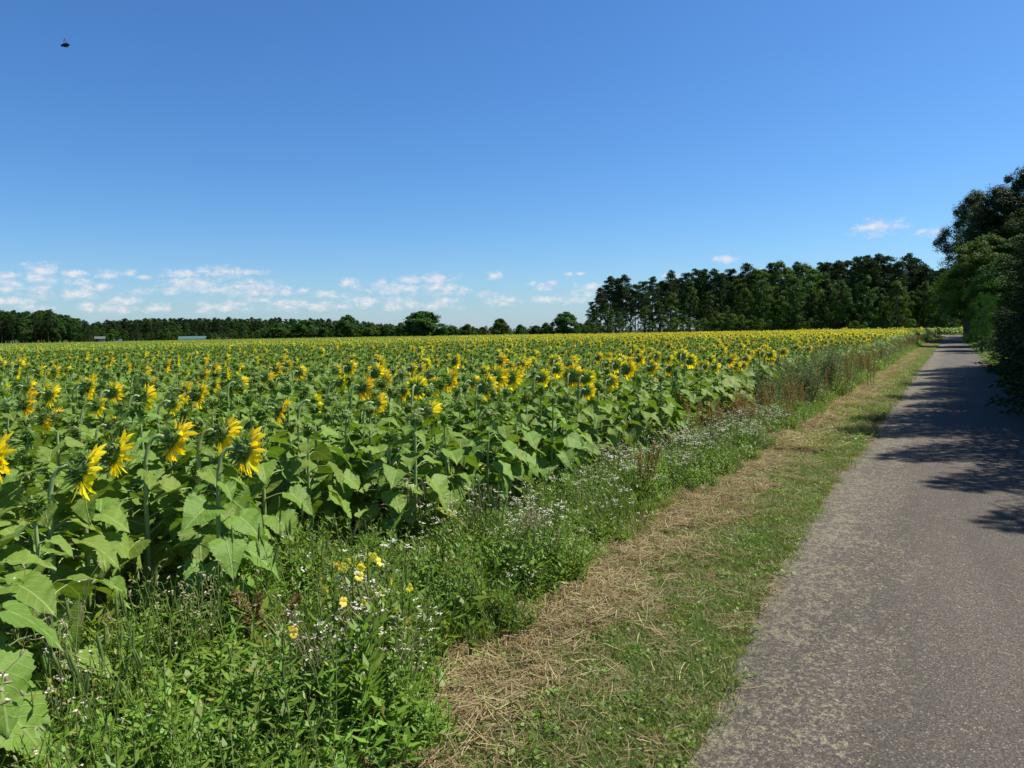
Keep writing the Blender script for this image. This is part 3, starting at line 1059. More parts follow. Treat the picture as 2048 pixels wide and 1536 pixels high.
def weed_field(name, n, xr, yfun, weights, smin, smax, label, cat, squash=1.0):
    """weights(x, y) -> dict kind: weight"""
    x = xr[0] + (xr[1] - xr[0]) * WR.random(n) ** (1.0 if xr[1] < 20 else 1.5)
    lo, hi = yfun(x)
    y = lo + (hi - lo) * WR.random(n)
    kinds = list(W_KINDS)
    idx = np.zeros(n, int)
    for i in range(n):
        w = weights(x[i], y[i])
        p = np.array([w.get(k, 0.0) * math.exp((.35 if k == 'white' else 1.3) * math.sin((2.1 + .37 * j) * x[i] + (2.9 - .5 * j) * y[i] + 1.9 * j) + (.3 if k == 'white' else .8) * math.sin(5.3 * y[i] - 3.7 * x[i] + 2.7 * j)) for j, k in enumerate(kinds)])
        kk = kinds[WR.choice(len(kinds), p=p / p.sum())]
        idx[i] = WR.choice(W_KINDS[kk])
    rot = np.stack([WR.normal(0, .12, n), WR.normal(0, .12, n), WR.uniform(0, 6.28, n)], 1)
    s = WR.uniform(smin, smax, n) * np.clip(0.55 + (y - lo) / 0.5, 0.5, 1.0) * np.where(x > 14, 1.05, np.where(x < 4, 1.22, 1.0))
    scatter(name, 'weed', np.column_stack([x, y, np.zeros(n)]), rot, s, idx, label=label, cat=cat)


def edge(x):
    t = np.clip((2.9 - x) / 1.1, 0, 1)
    return 2.06 + 0.07 * np.sin(1.3 * x) + 0.06 * np.sin(3.1 * x + 1) - 0.05 * np.sin(6.7 * x) - 0.46 * t * t * (3 - 2 * t)


def mixw(x, y):
    a = {'herb': 5.0, 'grass': 3.6, 'broad': 3.0, 'fox': .45, 'white': .18, 'pale': .12}
    if 3.4 < x < 12:
        a['white'] = 2.3 * min(1, (x - 3.2) / 2.0) * (1 if y < 3.0 else .4) * (.45 if y < 2.2 else 1)
        a['herb'] = 4.0
    if x < 3.2 and y > 2.4:
        a['fox'] = .8; a['pale'] = .25
    if x > 9:
        a['dock'] = .7 if y > 2.4 else .15
        a['white'] = max(.3, 4 - (x - 9) * .8)
    if x > 13:
        a['dock'] = .9 + .5 * math.sin(x * .31) + .3 * math.sin(x * .83); a['dock'] *= .55; a['grey'] = .35; a['yellow'] = .15; a['white'] = .2
    return a


weed_field('wild_weeds', 3900, (-0.6, 15), lambda x: (edge(x) - .05, np.full_like(x, 3.3) + .3 * (x < 3)), mixw, .68, 1.02, 'tangle of green weeds between the mown verge and the sunflowers', 'weeds')
weed_field('far_wild_weeds', 3800, (15, 112), lambda x: (edge(x), np.full_like(x, 3.5)), mixw, .85, 1.3, 'reddish and green weeds along the far field edge', 'weeds')


# single plants that stand out
def wild_plant(name, loc, parts, label, cat, group=None, rz=0.0):
    root = empty(name, loc, rz)
    tag(root, label, cat, group)
    for nm, mb, mats in parts:
        link(nm, mb.mesh(name + '_' + nm, mats), root)
    return root


def primrose(px, py, h, n_fl, label, lean=0.0):
    p = hit(px, py, h)
    st, lf, fl, bd = MB(), MB(), MB(), MB()
    top = np.array([lean, 0, h - .03])
    tube(st, [(0, 0, -.02), (lean * .3, .01, h * .5), top], [.006, .005, .003], 6, 0)
    n = 40
    q = np.linspace(.08, .97, n)
    ph = np.arange(n) * GOLD
    C = np.stack([lean * q ** 2, 0.01 * np.sin(q * 3), h * q], 1)
    D = np.stack([np.cos(ph), np.sin(ph), .55 + WR.normal(0, .2, n)], 1)
    kites(lf, C, D, norm(np.stack([-.5 * np.cos(ph), -.5 * np.sin(ph), np.ones(n)], 1)), .13 * (1.15 - .75 * q), .030 * (1.1 - .6 * q), 0, WR.random(n), -.05)
    m = 16
    ph = WR.uniform(0, 6.28, m)
    kites(bd, top + np.stack([np.cos(ph), np.sin(ph), np.zeros(m)], 1) * .012 + np.stack([0 * ph, 0 * ph, WR.uniform(-.05, .03, m)], 1),
          np.stack([np.cos(ph) * .6, np.sin(ph) * .6, np.ones(m)], 1), rand_dirs(m), .05, .010, 0, WR.random(m))
    for k in range(n_fl):
        a = k * 2.2 + WR.uniform(0, 1)
        c = top + np.array([math.cos(a) * .045, math.sin(a) * .045, WR.uniform(-.07, .01)])
        ax = norm(np.array([math.cos(a), math.sin(a), WR.uniform(-.3, .5)]))
        tube(fl, [top - [0, 0, .04], (top + c) / 2, c], .0018, 4, 1)
        s1 = norm(np.cross(ax, [0, 0, 1.0])); s2 = np.cross(ax, s1)
        for j in range(4):
            b = j * math.pi / 2 + .4
            d = norm(s1 * math.cos(b) + s2 * math.sin(b)) * .8 + ax * .75
            V = []
            for qq, w in ((0, .25), (.5, .95), (.85, 1.0), (1.0, .75)):
                sd = norm(np.cross(ax, d))
                for e in (-1, 0, 1):
                    V.append(c + d * .026 * qq + sd * e * w * .0115 - ax * .006 * qq * abs(e) - ax * .008 * qq ** 3)
            fl.add(V, [[i * 3 + t, i * 3 + t + 1, i * 3 + t + 4, i * 3 + t + 3] for i in range(3) for t in range(2)], 0, WR.random())
    root = wild_plant('evening_primrose', (p[0] - lean, p[1], 0), [('stem', st, [M['wstem']]), ('leaves', lf, [M['weed']]), ('flowers', fl, [M['primrose'], M['sf_stem']]), ('buds', bd, [M['bract']])], label, 'wildflower', 'evening primroses among the weeds')
    return root


primrose(735, 1085, .68, 5, 'tallest yellow evening primrose, standing against the dark sunflower stems')
primrose(664, 1112, .66, 4, 'yellow evening primrose left of the tallest one')
primrose(668, 1160, .58, 3, 'low evening primrose just below the left one')
primrose(705, 1120, .64, 3, 'evening primrose standing between the tallest one and its left neighbour')
primrose(565, 1245, .54, 3, 'evening primrose with a spiky bud crown, nearest the camera on the left')
primrose(805, 1148, .54, 2, 'evening primrose standing closest to the white wildflowers')
primrose(750, 1175, .52, 2, 'lowest evening primrose, in the green weeds under the tallest one')

# leafy willow-leaved plant at the front
p = hit(715, 1470, 0)
st, lf, rl = MB(), MB(), MB()
for k in range(8):
    b = np.array([WR.normal(0, .06), WR.normal(0, .06), 0])
    ln = WR.normal(0, .10, 2)
    h = WR.uniform(.34, .55)
    tube(st, [b, b + [ln[0] * .4, ln[1] * .4, h * .5], b + [ln[0], ln[1], h]], [.005, .004, .002], 5)
    n = 24
    q = np.linspace(.1, 1, n)
    ph = np.arange(n) * GOLD + k
    C = b + np.stack([ln[0] * q, ln[1] * q, h * q], 1)
    kites(lf, C, np.stack([np.cos(ph), np.sin(ph), .35 + .7 * q + WR.normal(0, .15, n)], 1), norm(np.stack([-.5 * np.cos(ph), -.5 * np.sin(ph), np.ones(n)], 1)), .13 * (1.25 - .7 * q), .034 * (1.15 - .5 * q), 0, WR.random(n) * .9, -.06)
for k in range(4):
    a = -2.2 + k * .9
    kites(rl, np.array([[.03 * math.cos(a), .03 * math.sin(a), .13 - .02 * k]]), np.array([[math.cos(a), math.sin(a), -.5 - .3 * (k == 1)]]), np.array([[.3, -.5, 1.0]]), .15, .045, 0, WR.random(1), -.1)
wild_plant('willow_leaved_plant', (p[0], p[1], 0), [('stems', st, [M['wstem']]), ('leaves', lf, [M['weed']]), ('red_leaves', rl, [M['reddish']])], 'bushy bright green plant with long pointed leaves and a few red lower leaves', 'wild plant')


def seedy(px, py, base_py, label):
    """dock: rust brown seed stalks"""
    b = hit(px, base_py, 0)
    d = math.hypot(b[0], b[1])
    h = at(px, py, d)[2]
    st, sd, lf = MB(), MB(), MB()
    for j in range(5):
        hh = h * WR.uniform(.75, 1.0)
        o = np.array([WR.normal(0, .05), WR.normal(0, .05), 0])
        ln = WR.normal(0, .09, 2)
        tube(st, [o, o + [ln[0] * .5, ln[1] * .5, hh * .5], o + [ln[0], ln[1], hh]], [.005, .004, .0015], 5)
        n = 330
        q = WR.uniform(.42, 1, n)
        ph = WR.uniform(0, 6.28, n)
        rr = WR.uniform(0, .055, n) * (1.3 - q)
        C = o + np.stack([ln[0] * q + rr * np.cos(ph), ln[1] * q + rr * np.sin(ph), hh * q + rr * 1.5], 1)
        kites(sd, C, rand_dirs(n), rand_dirs(n), .013, .011, 0, WR.random(n))
    n = 14
    ph = WR.uniform(0, 6.28, n)
    kites(lf, np.stack([.02 * np.cos(ph), .02 * np.sin(ph), WR.uniform(.05, .35, n)], 1), np.stack([np.cos(ph), np.sin(ph), WR.uniform(-.1, .9, n)], 1), np.stack([-.4 * np.cos(ph), -.4 * np.sin(ph), 1 + 0 * ph], 1), .17, .04, 0, WR.random(n), -.06)
    wild_plant('dock_plant', (b[0], b[1], 0), [('stems', st, [M['dock']]), ('seed_heads', sd, [M['dock']]), ('leaves', lf, [M['weed']])], label, 'wild plant', 'rust brown docks along the field edge')


seedy(1375, 770, 895, 'dark rust brown dock standing in front of the sunflower leaves')
seedy(1428, 790, 885, 'slim rust brown dock right of the dark one')
seedy(1545, 752, 850, 'broad haze of pale brown dock in the middle of the strip')
seedy(1592, 756, 845, 'orange brown dock leaning over beside the dark bare stalk')
seedy(1705, 690, 790, 'tall rusty dock farther along the strip behind the grey bush')
seedy(1740, 700, 775, 'rusty red dock farthest along the strip')
seedy(1290, 880, 1010, 'thin rust brown dock sticking up among the white wildflowers')
seedy(520, 1175, 1330, 'reddish dock with sparse seeds under the front sunflower')


def mugwort(px, py, base_py, wid, label):
    b = hit(px, base_py, 0)
    d = math.hypot(b[0], b[1])
    h = at(px, py, d)[2]
    st, lf = MB(), MB()
    for j in range(16):
        hh = h * WR.uniform(.7, 1.0)
        o = np.array([WR.normal(0, .06), WR.normal(0, .06), 0])
        ln = WR.normal(0, wid, 2)
        tube(st, [o, o + [ln[0] * .4, ln[1] * .4, hh * .5], o + [ln[0], ln[1], hh]], [.005, .004, .0015], 4)
        n = 150
        q = WR.uniform(.12, 1, n)
        ph = WR.uniform(0, 6.28, n)
        C = o + np.stack([ln[0] * q ** 1.3, ln[1] * q ** 1.3, hh * q], 1)
        dd = np.stack([np.cos(ph), np.sin(ph), WR.uniform(.2, 1.2, n)], 1)
        kites(lf, C + norm(dd) * WR.uniform(0, .10, n)[:, None], dd, rand_dirs(n, .6), .06, .013, 0, WR.random(n))
    wild_plant('mugwort_bush', (b[0], b[1], 0), [('stems', st, [M['wstem']]), ('leaves', lf, [M['weedgrey']])], label, 'wild plant', 'grey green mugworts along the field edge')


mugwort(1655, 688, 800, .16, 'tallest silvery grey green mugwort rising above the weeds')
mugwort(1590, 712, 815, .16, 'silvery mugwort left of the tallest one, against the sunflowers')
mugwort(1615, 735, 822, .10, 'small mugwort in front of the tallest one')

# dark bare stalk leaning at the edge of the mown strip
b = hit(1612, 828, 0)
st, tw = MB(), MB()
e = at(1640, 765, math.hypot(b[0], b[1])) - b
tube(st, [(0, 0, -.02), e * .35 + [.01, 0, 0], e * .7, e], [.014, .013, .009, .004], 6)
for k in range(9):
    q = WR.uniform(.45, 1)
    c = e * q
    d = norm(np.array([WR.normal(0, .6), WR.normal(0, .6), .7])) * WR.uniform(.12, .25)
    tube(tw, [c, c + d * .5 + WR.normal(0, .01, 3), c + d], [.003, .002, .001], 4)
wild_plant('dead_stalk', (b[0], b[1], 0), [('stalk', st, [plain('dark_stalk', (.03, .025, .02))]), ('twigs', tw, [bpy.data.materials['dark_stalk']])], 'dark bare dead stalk leaning out of the weeds over the mown strip', 'dead stalk')

# pale bladder campion clumps
for px, py, h, lab in ((375, 1150, .55, 'clump of faded campion with pale papery seed cups under the front sunflowers'), (425, 1120, .60, 'taller clump of faded campion with whitish seed cups against the dark stems'), (130, 1470, .32, 'low campion with open white flowers at the bottom left corner')):
    p = hit(px, py, h)
    st, fl = MB(), MB()
    for j in range(10):
        tp = herb(st, (WR.normal(0, .05), WR.normal(0, .05), -.01), h * WR.uniform(.6, .95), 7, .05, .009, WR.normal(0, .08, 2), 1, 0)
        for k in range(6):
            e = tp + np.array([WR.normal(0, .05), WR.normal(0, .05), WR.uniform(-.1, .08)])
            tube(st, [tp - [0, 0, .12], (tp + e) / 2, e], .0011, 3, 0)
            d = rand_dirs(1, .5)[0]
            tube(st, [e, e + d * .008, e + d * .018, e + d * .022], [.0015, .0042, .0038, .002], 6, 2, WR.random())
            if WR.random() < (.5 if h < .4 else .08):
                cluster(fl, e + d * .024, .003, 5, .010, 0)
    wild_plant('campion', (p[0], p[1], 0), [('stalks', st, [M['wstem'], M['weed'], M['pale']]), ('flowers', fl, [M['white']])], lab, 'wildflower', 'campions under the sunflowers')

# ------------------------------------------------------------------ mown verge: turf and hay
library('turf')
for k in range(4):
    lib_add('turf', grass_tuft(26, .085, .035, .9, .0032, 0).mesh('turf_tuft', [M['grass']]))      # 0-3 green
for k in range(4):
    mb = MB()                                                                                      # 4-7 hay
    n = 30
    c = WR.normal(0, .05, (n, 2))
    a = WR.uniform(0, 6.28, n)
    L = WR.uniform(.05, .17, n)
    q = np.linspace(-.5, .5, 4)[None, :]
    cur = WR.normal(0, .25, n)[:, None]
    z = WR.uniform(.004, .035, n)[:, None] + WR.normal(0, .14, n)[:, None] * L[:, None] * q
    P = np.stack([c[:, :1] + np.cos(a)[:, None] * L[:, None] * q - np.sin(a)[:, None] * L[:, None] * cur * q * q,
                  c[:, 1:] + np.sin(a)[:, None] * L[:, None] * q + np.cos(a)[:, None] * L[:, None] * cur * q * q, np.maximum(z, .003)], -1)
    S = np.stack([-np.sin(a), np.cos(a), WR.normal(0, .5, n)], 1)
    strips(mb, P, np.full((n, 4), .0026) * WR.uniform(.6, 1.5, n)[:, None], norm(S), 0, WR.random(n))
    lib_add('turf', mb.mesh('hay_tuft', [M['straw']]))
for k in range(3):
    lib_add('turf', grass_tuft(18, .075, .03, 1.2, .0030, 0).mesh('dry_tuft', [M['straw']]))       # 8-10 dry standing
for k in range(2):
    mb = MB()                                                                                      # 11-12 low clover-like leaves
    n = 26
    ph = WR.uniform(0, 6.28, n)
    kites(mb, np.column_stack([WR.normal(0, .04, (n, 2)), WR.uniform(.005, .045, n)]), np.stack([np.cos(ph), np.sin(ph), WR.uniform(0, .6, n)], 1), rand_dirs(n, 1.5), .022, .014, 0, WR.random(n))
    lib_add('turf', mb.mesh('low_leaves', [M['weed']]))


def turf(name, n, x0, x1, ylo, yhi, wfun, sc, label, power=1.0):
    x = x0 + (x1 - x0) * WR.random(n) ** power
    lo, hi = ylo(x), yhi(x)
    y = lo + (hi - lo) * WR.random(n)
    nz = .5 + .25 * (np.sin(2.1 * x + 2.0 * np.sin(1.7 * y)) + np.sin(5.3 * x + 4.1 * y + 1.0))
    g_, h_, d_, l_ = wfun(x, y, nz)
    tot = g_ + h_ + d_ + l_
    u = WR.random(n) * tot
    idx = np.where(u < g_, WR.integers(0, 4, n), np.where(u < g_ + h_, WR.integers(4, 8, n), np.where(u < g_ + h_ + d_, WR.integers(8, 11, n), WR.integers(11, 13, n))))
    rot = np.stack([WR.normal(0, .15, n), WR.normal(0, .15, n), WR.uniform(0, 6.28, n)], 1)
    s = WR.uniform(.7, 1.25, n) * sc * np.where(idx < 4, .75 + .6 * nz, 1.0)
    scatter(name, 'turf', np.column_stack([x, y, np.zeros(n) + np.where((idx > 3) & (idx < 8), WR.uniform(0, .03, n) * (y > 1.45), 0)]), rot, s, idx, label=label, cat='grass')


def vw(x, y, nz):
    t = np.clip((y - 1.0) / 1.0, 0, 1)
    hay = .35 + 1.8 * np.clip((t - .42 + .8 * (nz - .5)) * 2.4, 0, 1)
    green = 3.6 * np.clip(1.35 - t * 1.0 - 1.1 * (nz - .5), .30, 1.4)
    return green, hay, 1.1 + 1.5 * (y < roadedge(x) + .12), .35 + 0 * x


def roadedge(x):
    return np.interp(x, [-4, 1.0, 2.5, 4.5, 8, 170], [0.72, 0.74, 0.79, 0.93, 1.0, 1.0])


turf('mown_verge', 15000, .6, 9.5, lambda x: roadedge(x) + .02 - .10 * WR.random(len(x)) ** 3, lambda x: edge(x) + .25, vw, 1.0, 'mown verge of short grass and dry hay beside the path', 1.25)
turf('far_mown_verge', 9000, 9.5, 120, lambda x: roadedge(x) - .03, lambda x: edge(x) + .2, vw, 1.7, 'far mown verge of grass and hay along the path', 1.7)
turf('right_verge', 7000, 15, 130, lambda x: np.full_like(x, -3.6), lambda x: np.full_like(x, -1.17), lambda x, y, nz: (2.5 + 0 * x, .12 + 0 * x, .3 + 0 * x, .9 + 0 * x), 1.9, 'shaded grass on the right side of the path', 1.3)

# straws blown onto the path
mb = MB()
n = 110
x = 1.0 + 9 * WR.random(n) ** 1.6
y = .9 - 1.7 * WR.random(n) ** 2.2
a = WR.uniform(0, 6.28, n)
L = WR.uniform(.02, .10, n)
q = np.linspace(-.5, .5, 4)[None, :]
P = np.stack([x[:, None] + np.cos(a)[:, None] * L[:, None] * q, y[:, None] + np.sin(a)[:, None] * L[:, None] * q + WR.normal(0, .1, n)[:, None] * q * q * .3, .040 + .004 * np.abs(q) + 0 * x[:, None]], -1)
strips(mb, P, np.full((n, 4), .0028), norm(np.stack([-np.sin(a), np.cos(a), .4 + 0 * a], 1)), 0, WR.random(n))
tag(link('loose_straw', mb.mesh('loose_straw', [M['straw']])), 'loose straws lying on the asphalt near the verge', 'straw', kind='stuff')

# ------------------------------------------------------------------ trees
TR = np.random.default_rng(5)


def limb_tube(mb, a, b, r0, r1, n=5, sag=0.0, mat=0, seg=5):
    q = np.linspace(0, 1, seg)[:, None]
    a, b = np.asarray(a, float), np.asarray(b, float)
    P = a + (b - a) * q
    P[:, 2] += sag * np.sin(np.pi * q[:, 0]) * np.linalg.norm(b - a)
    P[1:-1] += TR.normal(0, .02, (seg - 2, 3)) * np.linalg.norm(b - a)
    tube(mb, P, r0 + (r1 - r0) * q[:, 0], n, mat, .5)


def broadleaf(H, Rc, base, ncl, per, leaf, mat, prof=None, flat=.75, trunk_r=None, droop=0.0, upb=.35):
    """trunk mesh with limbs, crown mesh of leaf clumps; prof(q) gives the crown radius share at height share q"""
    tk, cr = MB(), MB()
    lob = TR.uniform(0, 6.28, 3)
    tr = trunk_r or H * .017
    P = [(0, 0, -.2), (TR.normal(0, .01) * H, TR.normal(0, .01) * H, H * .3), (TR.normal(0, .015) * H, TR.normal(0, .015) * H, H * .6), (0, 0, H * .9)]
    tube(tk, P, [tr * 1.3, tr, tr * .6, tr * .15], 8)
    prof = prof or (lambda q: math.sin(math.pi * min(1, .12 + .88 * q) ** .8) ** .6)
    for i in range(ncl):
        q = TR.random() ** .9
        z = base + (H - base) * q * .96
        a = TR.uniform(0, 6.28)
        lobe = .80 + .30 * math.sin(2 * a + 5 * q + lob[0]) * math.sin(7 * q + lob[1]) + .14 * math.sin(5 * a + lob[2])
        rad = Rc * prof(q) * lobe * (.35 + .65 * TR.random() ** .45)
        c = np.array([rad * math.cos(a), rad * math.sin(a), z])
        cs = Rc * TR.uniform(.11, .30) * (1.1 - .35 * q)
        if i % 3 == 0:
            s = np.array([0, 0, max(H * .12, z - rad * .9)])
            limb_tube(tk, s, c, tr * .35, tr * .06, 5, .05)
        n = int(per * TR.uniform(.7, 1.3))
        d = rand_dirs(n)
        u = TR.random(n) ** .5
        off = d * u[:, None] * cs * np.array([1, 1, flat])
        if droop:
            off[:, 2] -= droop * TR.random(n) ** 1.5 * cs * 2
        out = norm(c - np.array([0, 0, base + (H - base) * .35]))
        N = norm(norm(off) * .7 + out * .5 + np.array([0, 0, upb]) + TR.normal(0, .45, (n, 3)))
        D = norm(np.cross(N, rand_dirs(n))) + np.array([0, 0, -.25 - droop])
        kites(cr, c + off, D, N, leaf * TR.uniform(.7, 1.3, n), leaf * .62 * TR.uniform(.7, 1.2, n), 0, np.clip(TR.random(n) * .55 + TR.random() * .45, 0, 1), .05)
    return tk.mesh('tree_trunk', [M['bark']]), cr.mesh('tree_crown', [mat])


def pine(H, Rc, base, nb=26, per=80, leaf=.30):
    tk, cr = MB(), MB()
    tr = H * .011 + .03
    lx, ly = TR.normal(0, .02, 2) * H
    ax = lambda z: np.array([lx * (z / H) ** 2, ly * (z / H) ** 2, z])
    tube(tk, [ax(z) for z in np.linspace(-.2, H * .98, 8)], np.linspace(tr, tr * .15, 8), 7)
    for i in range(nb):
        q = (i + TR.random()) / nb
        z = base + (H - base) * q
        L = Rc * (1 - q ** 1.7) ** .7 * TR.uniform(.5, 1.05) + .25
        a = i * 2.4 + TR.normal(0, .4)
        tip = ax(z) + np.array([math.cos(a) * L, math.sin(a) * L, L * TR.uniform(.05, .45)])
        limb_tube(tk, ax(z), tip, tr * .3, tr * .06, 4, -.04)
        for f in (.55, .8, 1.0):
            c = ax(z) + (tip - ax(z)) * f + TR.normal(0, .15, 3)
            cs = TR.uniform(.45, .95) * (.6 + .1 * Rc)
            n = int(per * TR.uniform(.6, 1.3))
            d = rand_dirs(n)
            off = d * (TR.random(n) ** .5)[:, None] * cs * np.array([1, 1, .55])
            D = norm(off + np.array([0, 0, .35 * cs])) + TR.normal(0, .5, (n, 3))
            kites(cr, c + off, D, rand_dirs(n, .8), leaf * TR.uniform(.7, 1.2, n), leaf * .5, 0, np.clip(TR.random(n) * .5 + .5 * TR.random(), 0, 1))
    return tk.mesh('pine_trunk', [M['pinebark']]), cr.mesh('pine_crown', [M['pine']])


def spruce(H, Rc, nb=170, needle=.12, low=.02, up=.0):
    tk, cr = MB(), MB()
    tube(tk, [(0, 0, -.2), (.02, 0, H * .5), (0, 0, H)], [H * .02, H * .012, .01], 7)
    for i in range(nb):
        q = low + (1 - low) * ((i + TR.random()) / nb)
        z = H * q
        L = Rc * (1 - q) ** .75 * TR.uniform(.75, 1.1) + .10
        a = i * GOLD + TR.normal(0, .2)
        hd = np.array([math.cos(a), math.sin(a), 0])
        k = 7
        t = np.linspace(0, 1, k)
        Pb = np.array([0, 0, z]) + hd[None] * (L * t)[:, None] + np.array([0, 0, 1.0])[None] * (L * (-.38 * t + .30 * t ** 2.4 + up * t))[:, None]
        tube(cr, Pb, np.linspace(.018, .005, k) * (L / Rc + .3), 4, 1, .5)
        sd = np.array([-hd[1], hd[0], 0])
        ntw = max(4, int(L / .13))
        for w in range(ntw):
            f = .18 + .82 * (w + .5) / ntw
            c = np.array([np.interp(f, t, Pb[:, j]) for j in range(3)])
            for sg in (-1, 1):
                tl = (.42 * L * (1.05 - f) ** .8 + .10) * TR.uniform(.7, 1.2)
                d = norm(sd * sg + hd * .75 + np.array([0, 0, -.28 + TR.normal(0, .12)]))
                n = max(3, int(tl / .055))
                s = (np.arange(n) + TR.random(n)) / n * tl
                C = c + d[None] * s[:, None] + TR.normal(0, .012, (n, 3))
                D = d[None] + TR.normal(0, .38, (n, 3))
                kites(cr, C, D, rand_dirs(n, 1.0), needle * TR.uniform(.7, 1.2, n), needle * .33, 0, np.clip(TR.random(n) * .7 + .3 * f * TR.random(), 0, 1))
    return tk.mesh('spruce_trunk', [M['bark']]), cr.mesh('spruce_crown', [M['spruce'], M['bark']])


def plant_tree(name, me, loc, rz, s, label, cat='tree', group=None, sz=None):
    r_ = empty(name, loc, rz, 1.0)
    r_.scale = (s, s, sz or s)
    tag(r_, label, cat, group)
    link('trunk', me[0], r_)
    link('crown', me[1], r_)
    return r_


PINES = [pine(15, 2.7, 6.2, 28), pine(15, 2.4, 7.0, 25), pine(15, 3.1, 5.0, 33), pine(15, 2.6, 7.4, 24), pine(15, 3.3, 2.6, 40)]
OAKS = [broadleaf(13, 4.4, 1.4, 85, 75, .36, M['oak']), broadleaf(13, 4.0, 2.2, 80, 75, .36, M['oak']), broadleaf(13, 4.6, 1.0, 90, 75, .36, M['broad'])]
ROB = [broadleaf(14, 4.2, 3.0, 90, 70, .30, M['broad'], flat=.5)]
BUSH = [broadleaf(5, 2.6, .1, 50, 60, .22, M['oak'], trunk_r=.07), broadleaf(5, 2.8, .1, 50, 60, .22, M['broad'], trunk_r=.07)]


def sized(me_h, px, top, dist, jit=0.0):
    p = at(px, top, dist)
    g0 = float(gz(p[0], p[1]))
    return (p[0], p[1], g0), (p[2] - g0) / me_h


def frontage(px):
    return np.interp(px, [1170, 1300, 1500, 1700, 1880, 1960], [168, 160, 154, 150, 150, 156])


def skyline(px):
    return np.interp(px, [1150, 1180, 1215, 1250, 1290, 1330, 1400, 1450, 1500, 1560, 1620, 1690, 1740, 1790, 1830, 1870, 1950],
                     [640, 602, 562, 556, 566, 551, 545, 541, 532, 527, 525, 521, 509, 519, 518, 534, 540])


# pines with visible trunks on the left of the grove, darker and denser to the right
GROVE = 'trees of the dark wood beyond the sunflowers'
px = 1184.0
k = 0
PL = ['pine with a bare trunk and tufted crown at the outer end of the dark wood', 'tall pine of the dark wood, its crown drawn against the sky', 'pine standing deeper inside the dark wood behind the others']
while px < 1900:
    t_ = skyline(px) + TR.uniform(-6, 10)
    d0 = frontage(px)
    broad = 1470 < px < 1650 and k % 3 != 0
    dd_ = d0 + TR.uniform(10, 24)
    if broad:
        loc, s = sized(14, px, t_ + 2, dd_)
        plant_tree('locust_tree', ROB[0], loc, TR.uniform(0, 6.28), s * TR.uniform(.95, 1.05), 'light crowned locust tree rising smoothly at the top of the dark wood', 'tree', GROVE)
    else:
        loc, s = sized(15, px, t_, dd_)
        plant_tree('pine_tree', PINES[k % 5], loc, TR.uniform(0, 6.28), s, PL[0] if px < 1300 else PL[1], 'tree', GROVE)
    px += TR.uniform(13, 21)
    k += 1
for px in np.concatenate([np.arange(1186, 1400, 15), np.arange(1392, 1900, 17)]):  # deeper row
    loc, s = sized(15, px, skyline(px) + TR.uniform(8, 26), frontage(px) + TR.uniform(28, 45))
    plant_tree('pine_tree', PINES[TR.integers(0, 5)], loc, TR.uniform(0, 6.28), s, PL[2], 'tree', GROVE)
for px, top in ((1192, 618), (1214, 606), (1238, 622), (1262, 634), (1290, 612), (1318, 600), (1345, 585), (1380, 560), (1415, 580), (1455, 610), (1490, 575), (1528, 558), (1562, 590), (1592, 552), (1625, 575), (1652, 545), (1682, 558), (1708, 590), (1735, 548), (1765, 575), (1795, 560), (1822, 580), (1850, 560), (1880, 572), (1905, 560)):
    ev = top < 562
    loc, s = sized(13, px, top, frontage(px) + TR.uniform(0, 8))
    m_ = OAKS[TR.integers(0, 2)] if TR.random() < .72 else OAKS[2]
    plant_tree('oak_tree', m_, loc, TR.uniform(0, 6.28), s * .85, ('tall' if ev else 'lower') + ' dark rounded oak at the front of the dark wood', 'tree', GROVE, s)
for px in np.concatenate([[1184, 1200, 1222, 1246, 1300], np.arange(1330, 1900, 19)]):
    loc, s = sized(5, px, (640 if px > 1310 else 648) + TR.uniform(-12, 6), frontage(px) - TR.uniform(0, 3))
    plant_tree('woodland_bush', BUSH[TR.integers(0, 2)], loc, TR.uniform(0, 6.28), s * 1.05, 'low dark bush at the foot of the dark wood', 'bush', 'bushes at the foot of the dark wood')

# hedgerow trees across the far side of the field
HL = [(560, 646, 330, 'o', 'wide low bushy tree left of the hedgerow, against the distant wood'), (610, 640, 325, 'o', 'bushy tree next to the wide low one, against the distant wood'), (655, 645, 320, 'o', 'rounded tree just left of the tall one in front of the distant wood'), (695, 630, 300, 'o', 'tall dense tree standing out in front of the distant wood'), (742, 646, 300, 'b', 'wide rounded bush right of the tall dense tree'), (775, 649, 300, 'o', 'low tree between the tall dense one and the big round one'),
      (802, 645, 285, 'b', 'light green tree at the left shoulder of the big round one'), (845, 623, 270, 'o', 'big round dark tree dominating the hedgerow'), (905, 651, 280, 'o', 'first low tree right of the big round one'), (935, 648, 280, 'b', 'second low tree right of the big round one'), (965, 654, 285, 'o', 'third low tree right of the big round one, flat topped'), (1000, 637, 262, 'b', 'pointed bushy tree in the middle of the hedgerow'), (1040, 649, 275, 'o', 'low dark tree right of the pointed one'),
      (1072, 651, 275, 'o', 'low dark tree halfway to the conical one'), (1092, 645, 275, 'b', 'slim tree with a tufted top left of the conical one'), (1131, 624, 240, 'o', 'conical dense tree standing alone near the dark wood'), (1160, 646, 250, 'o', 'small tree between the conical one and the dark wood'), (1176, 640, 262, 'b', 'hazy tree partly hidden by the end of the dark wood')]
HW = {1000: 1.25, 1131: 1.25, 845: 1.9, 560: 1.7, 742: 1.5, 610: 1.4, 655: 1.3, 775: 1.4, 905: 1.3, 935: 1.3, 965: 1.5, 1072: 1.3}
HEDGE = [broadleaf(9, 5.0, .2, 150, 90, .5, M['oak']), broadleaf(9, 4.6, .2, 150, 90, .5, M['oak']), broadleaf(9, 4.6, .2, 150, 90, .5, M['broad'])]
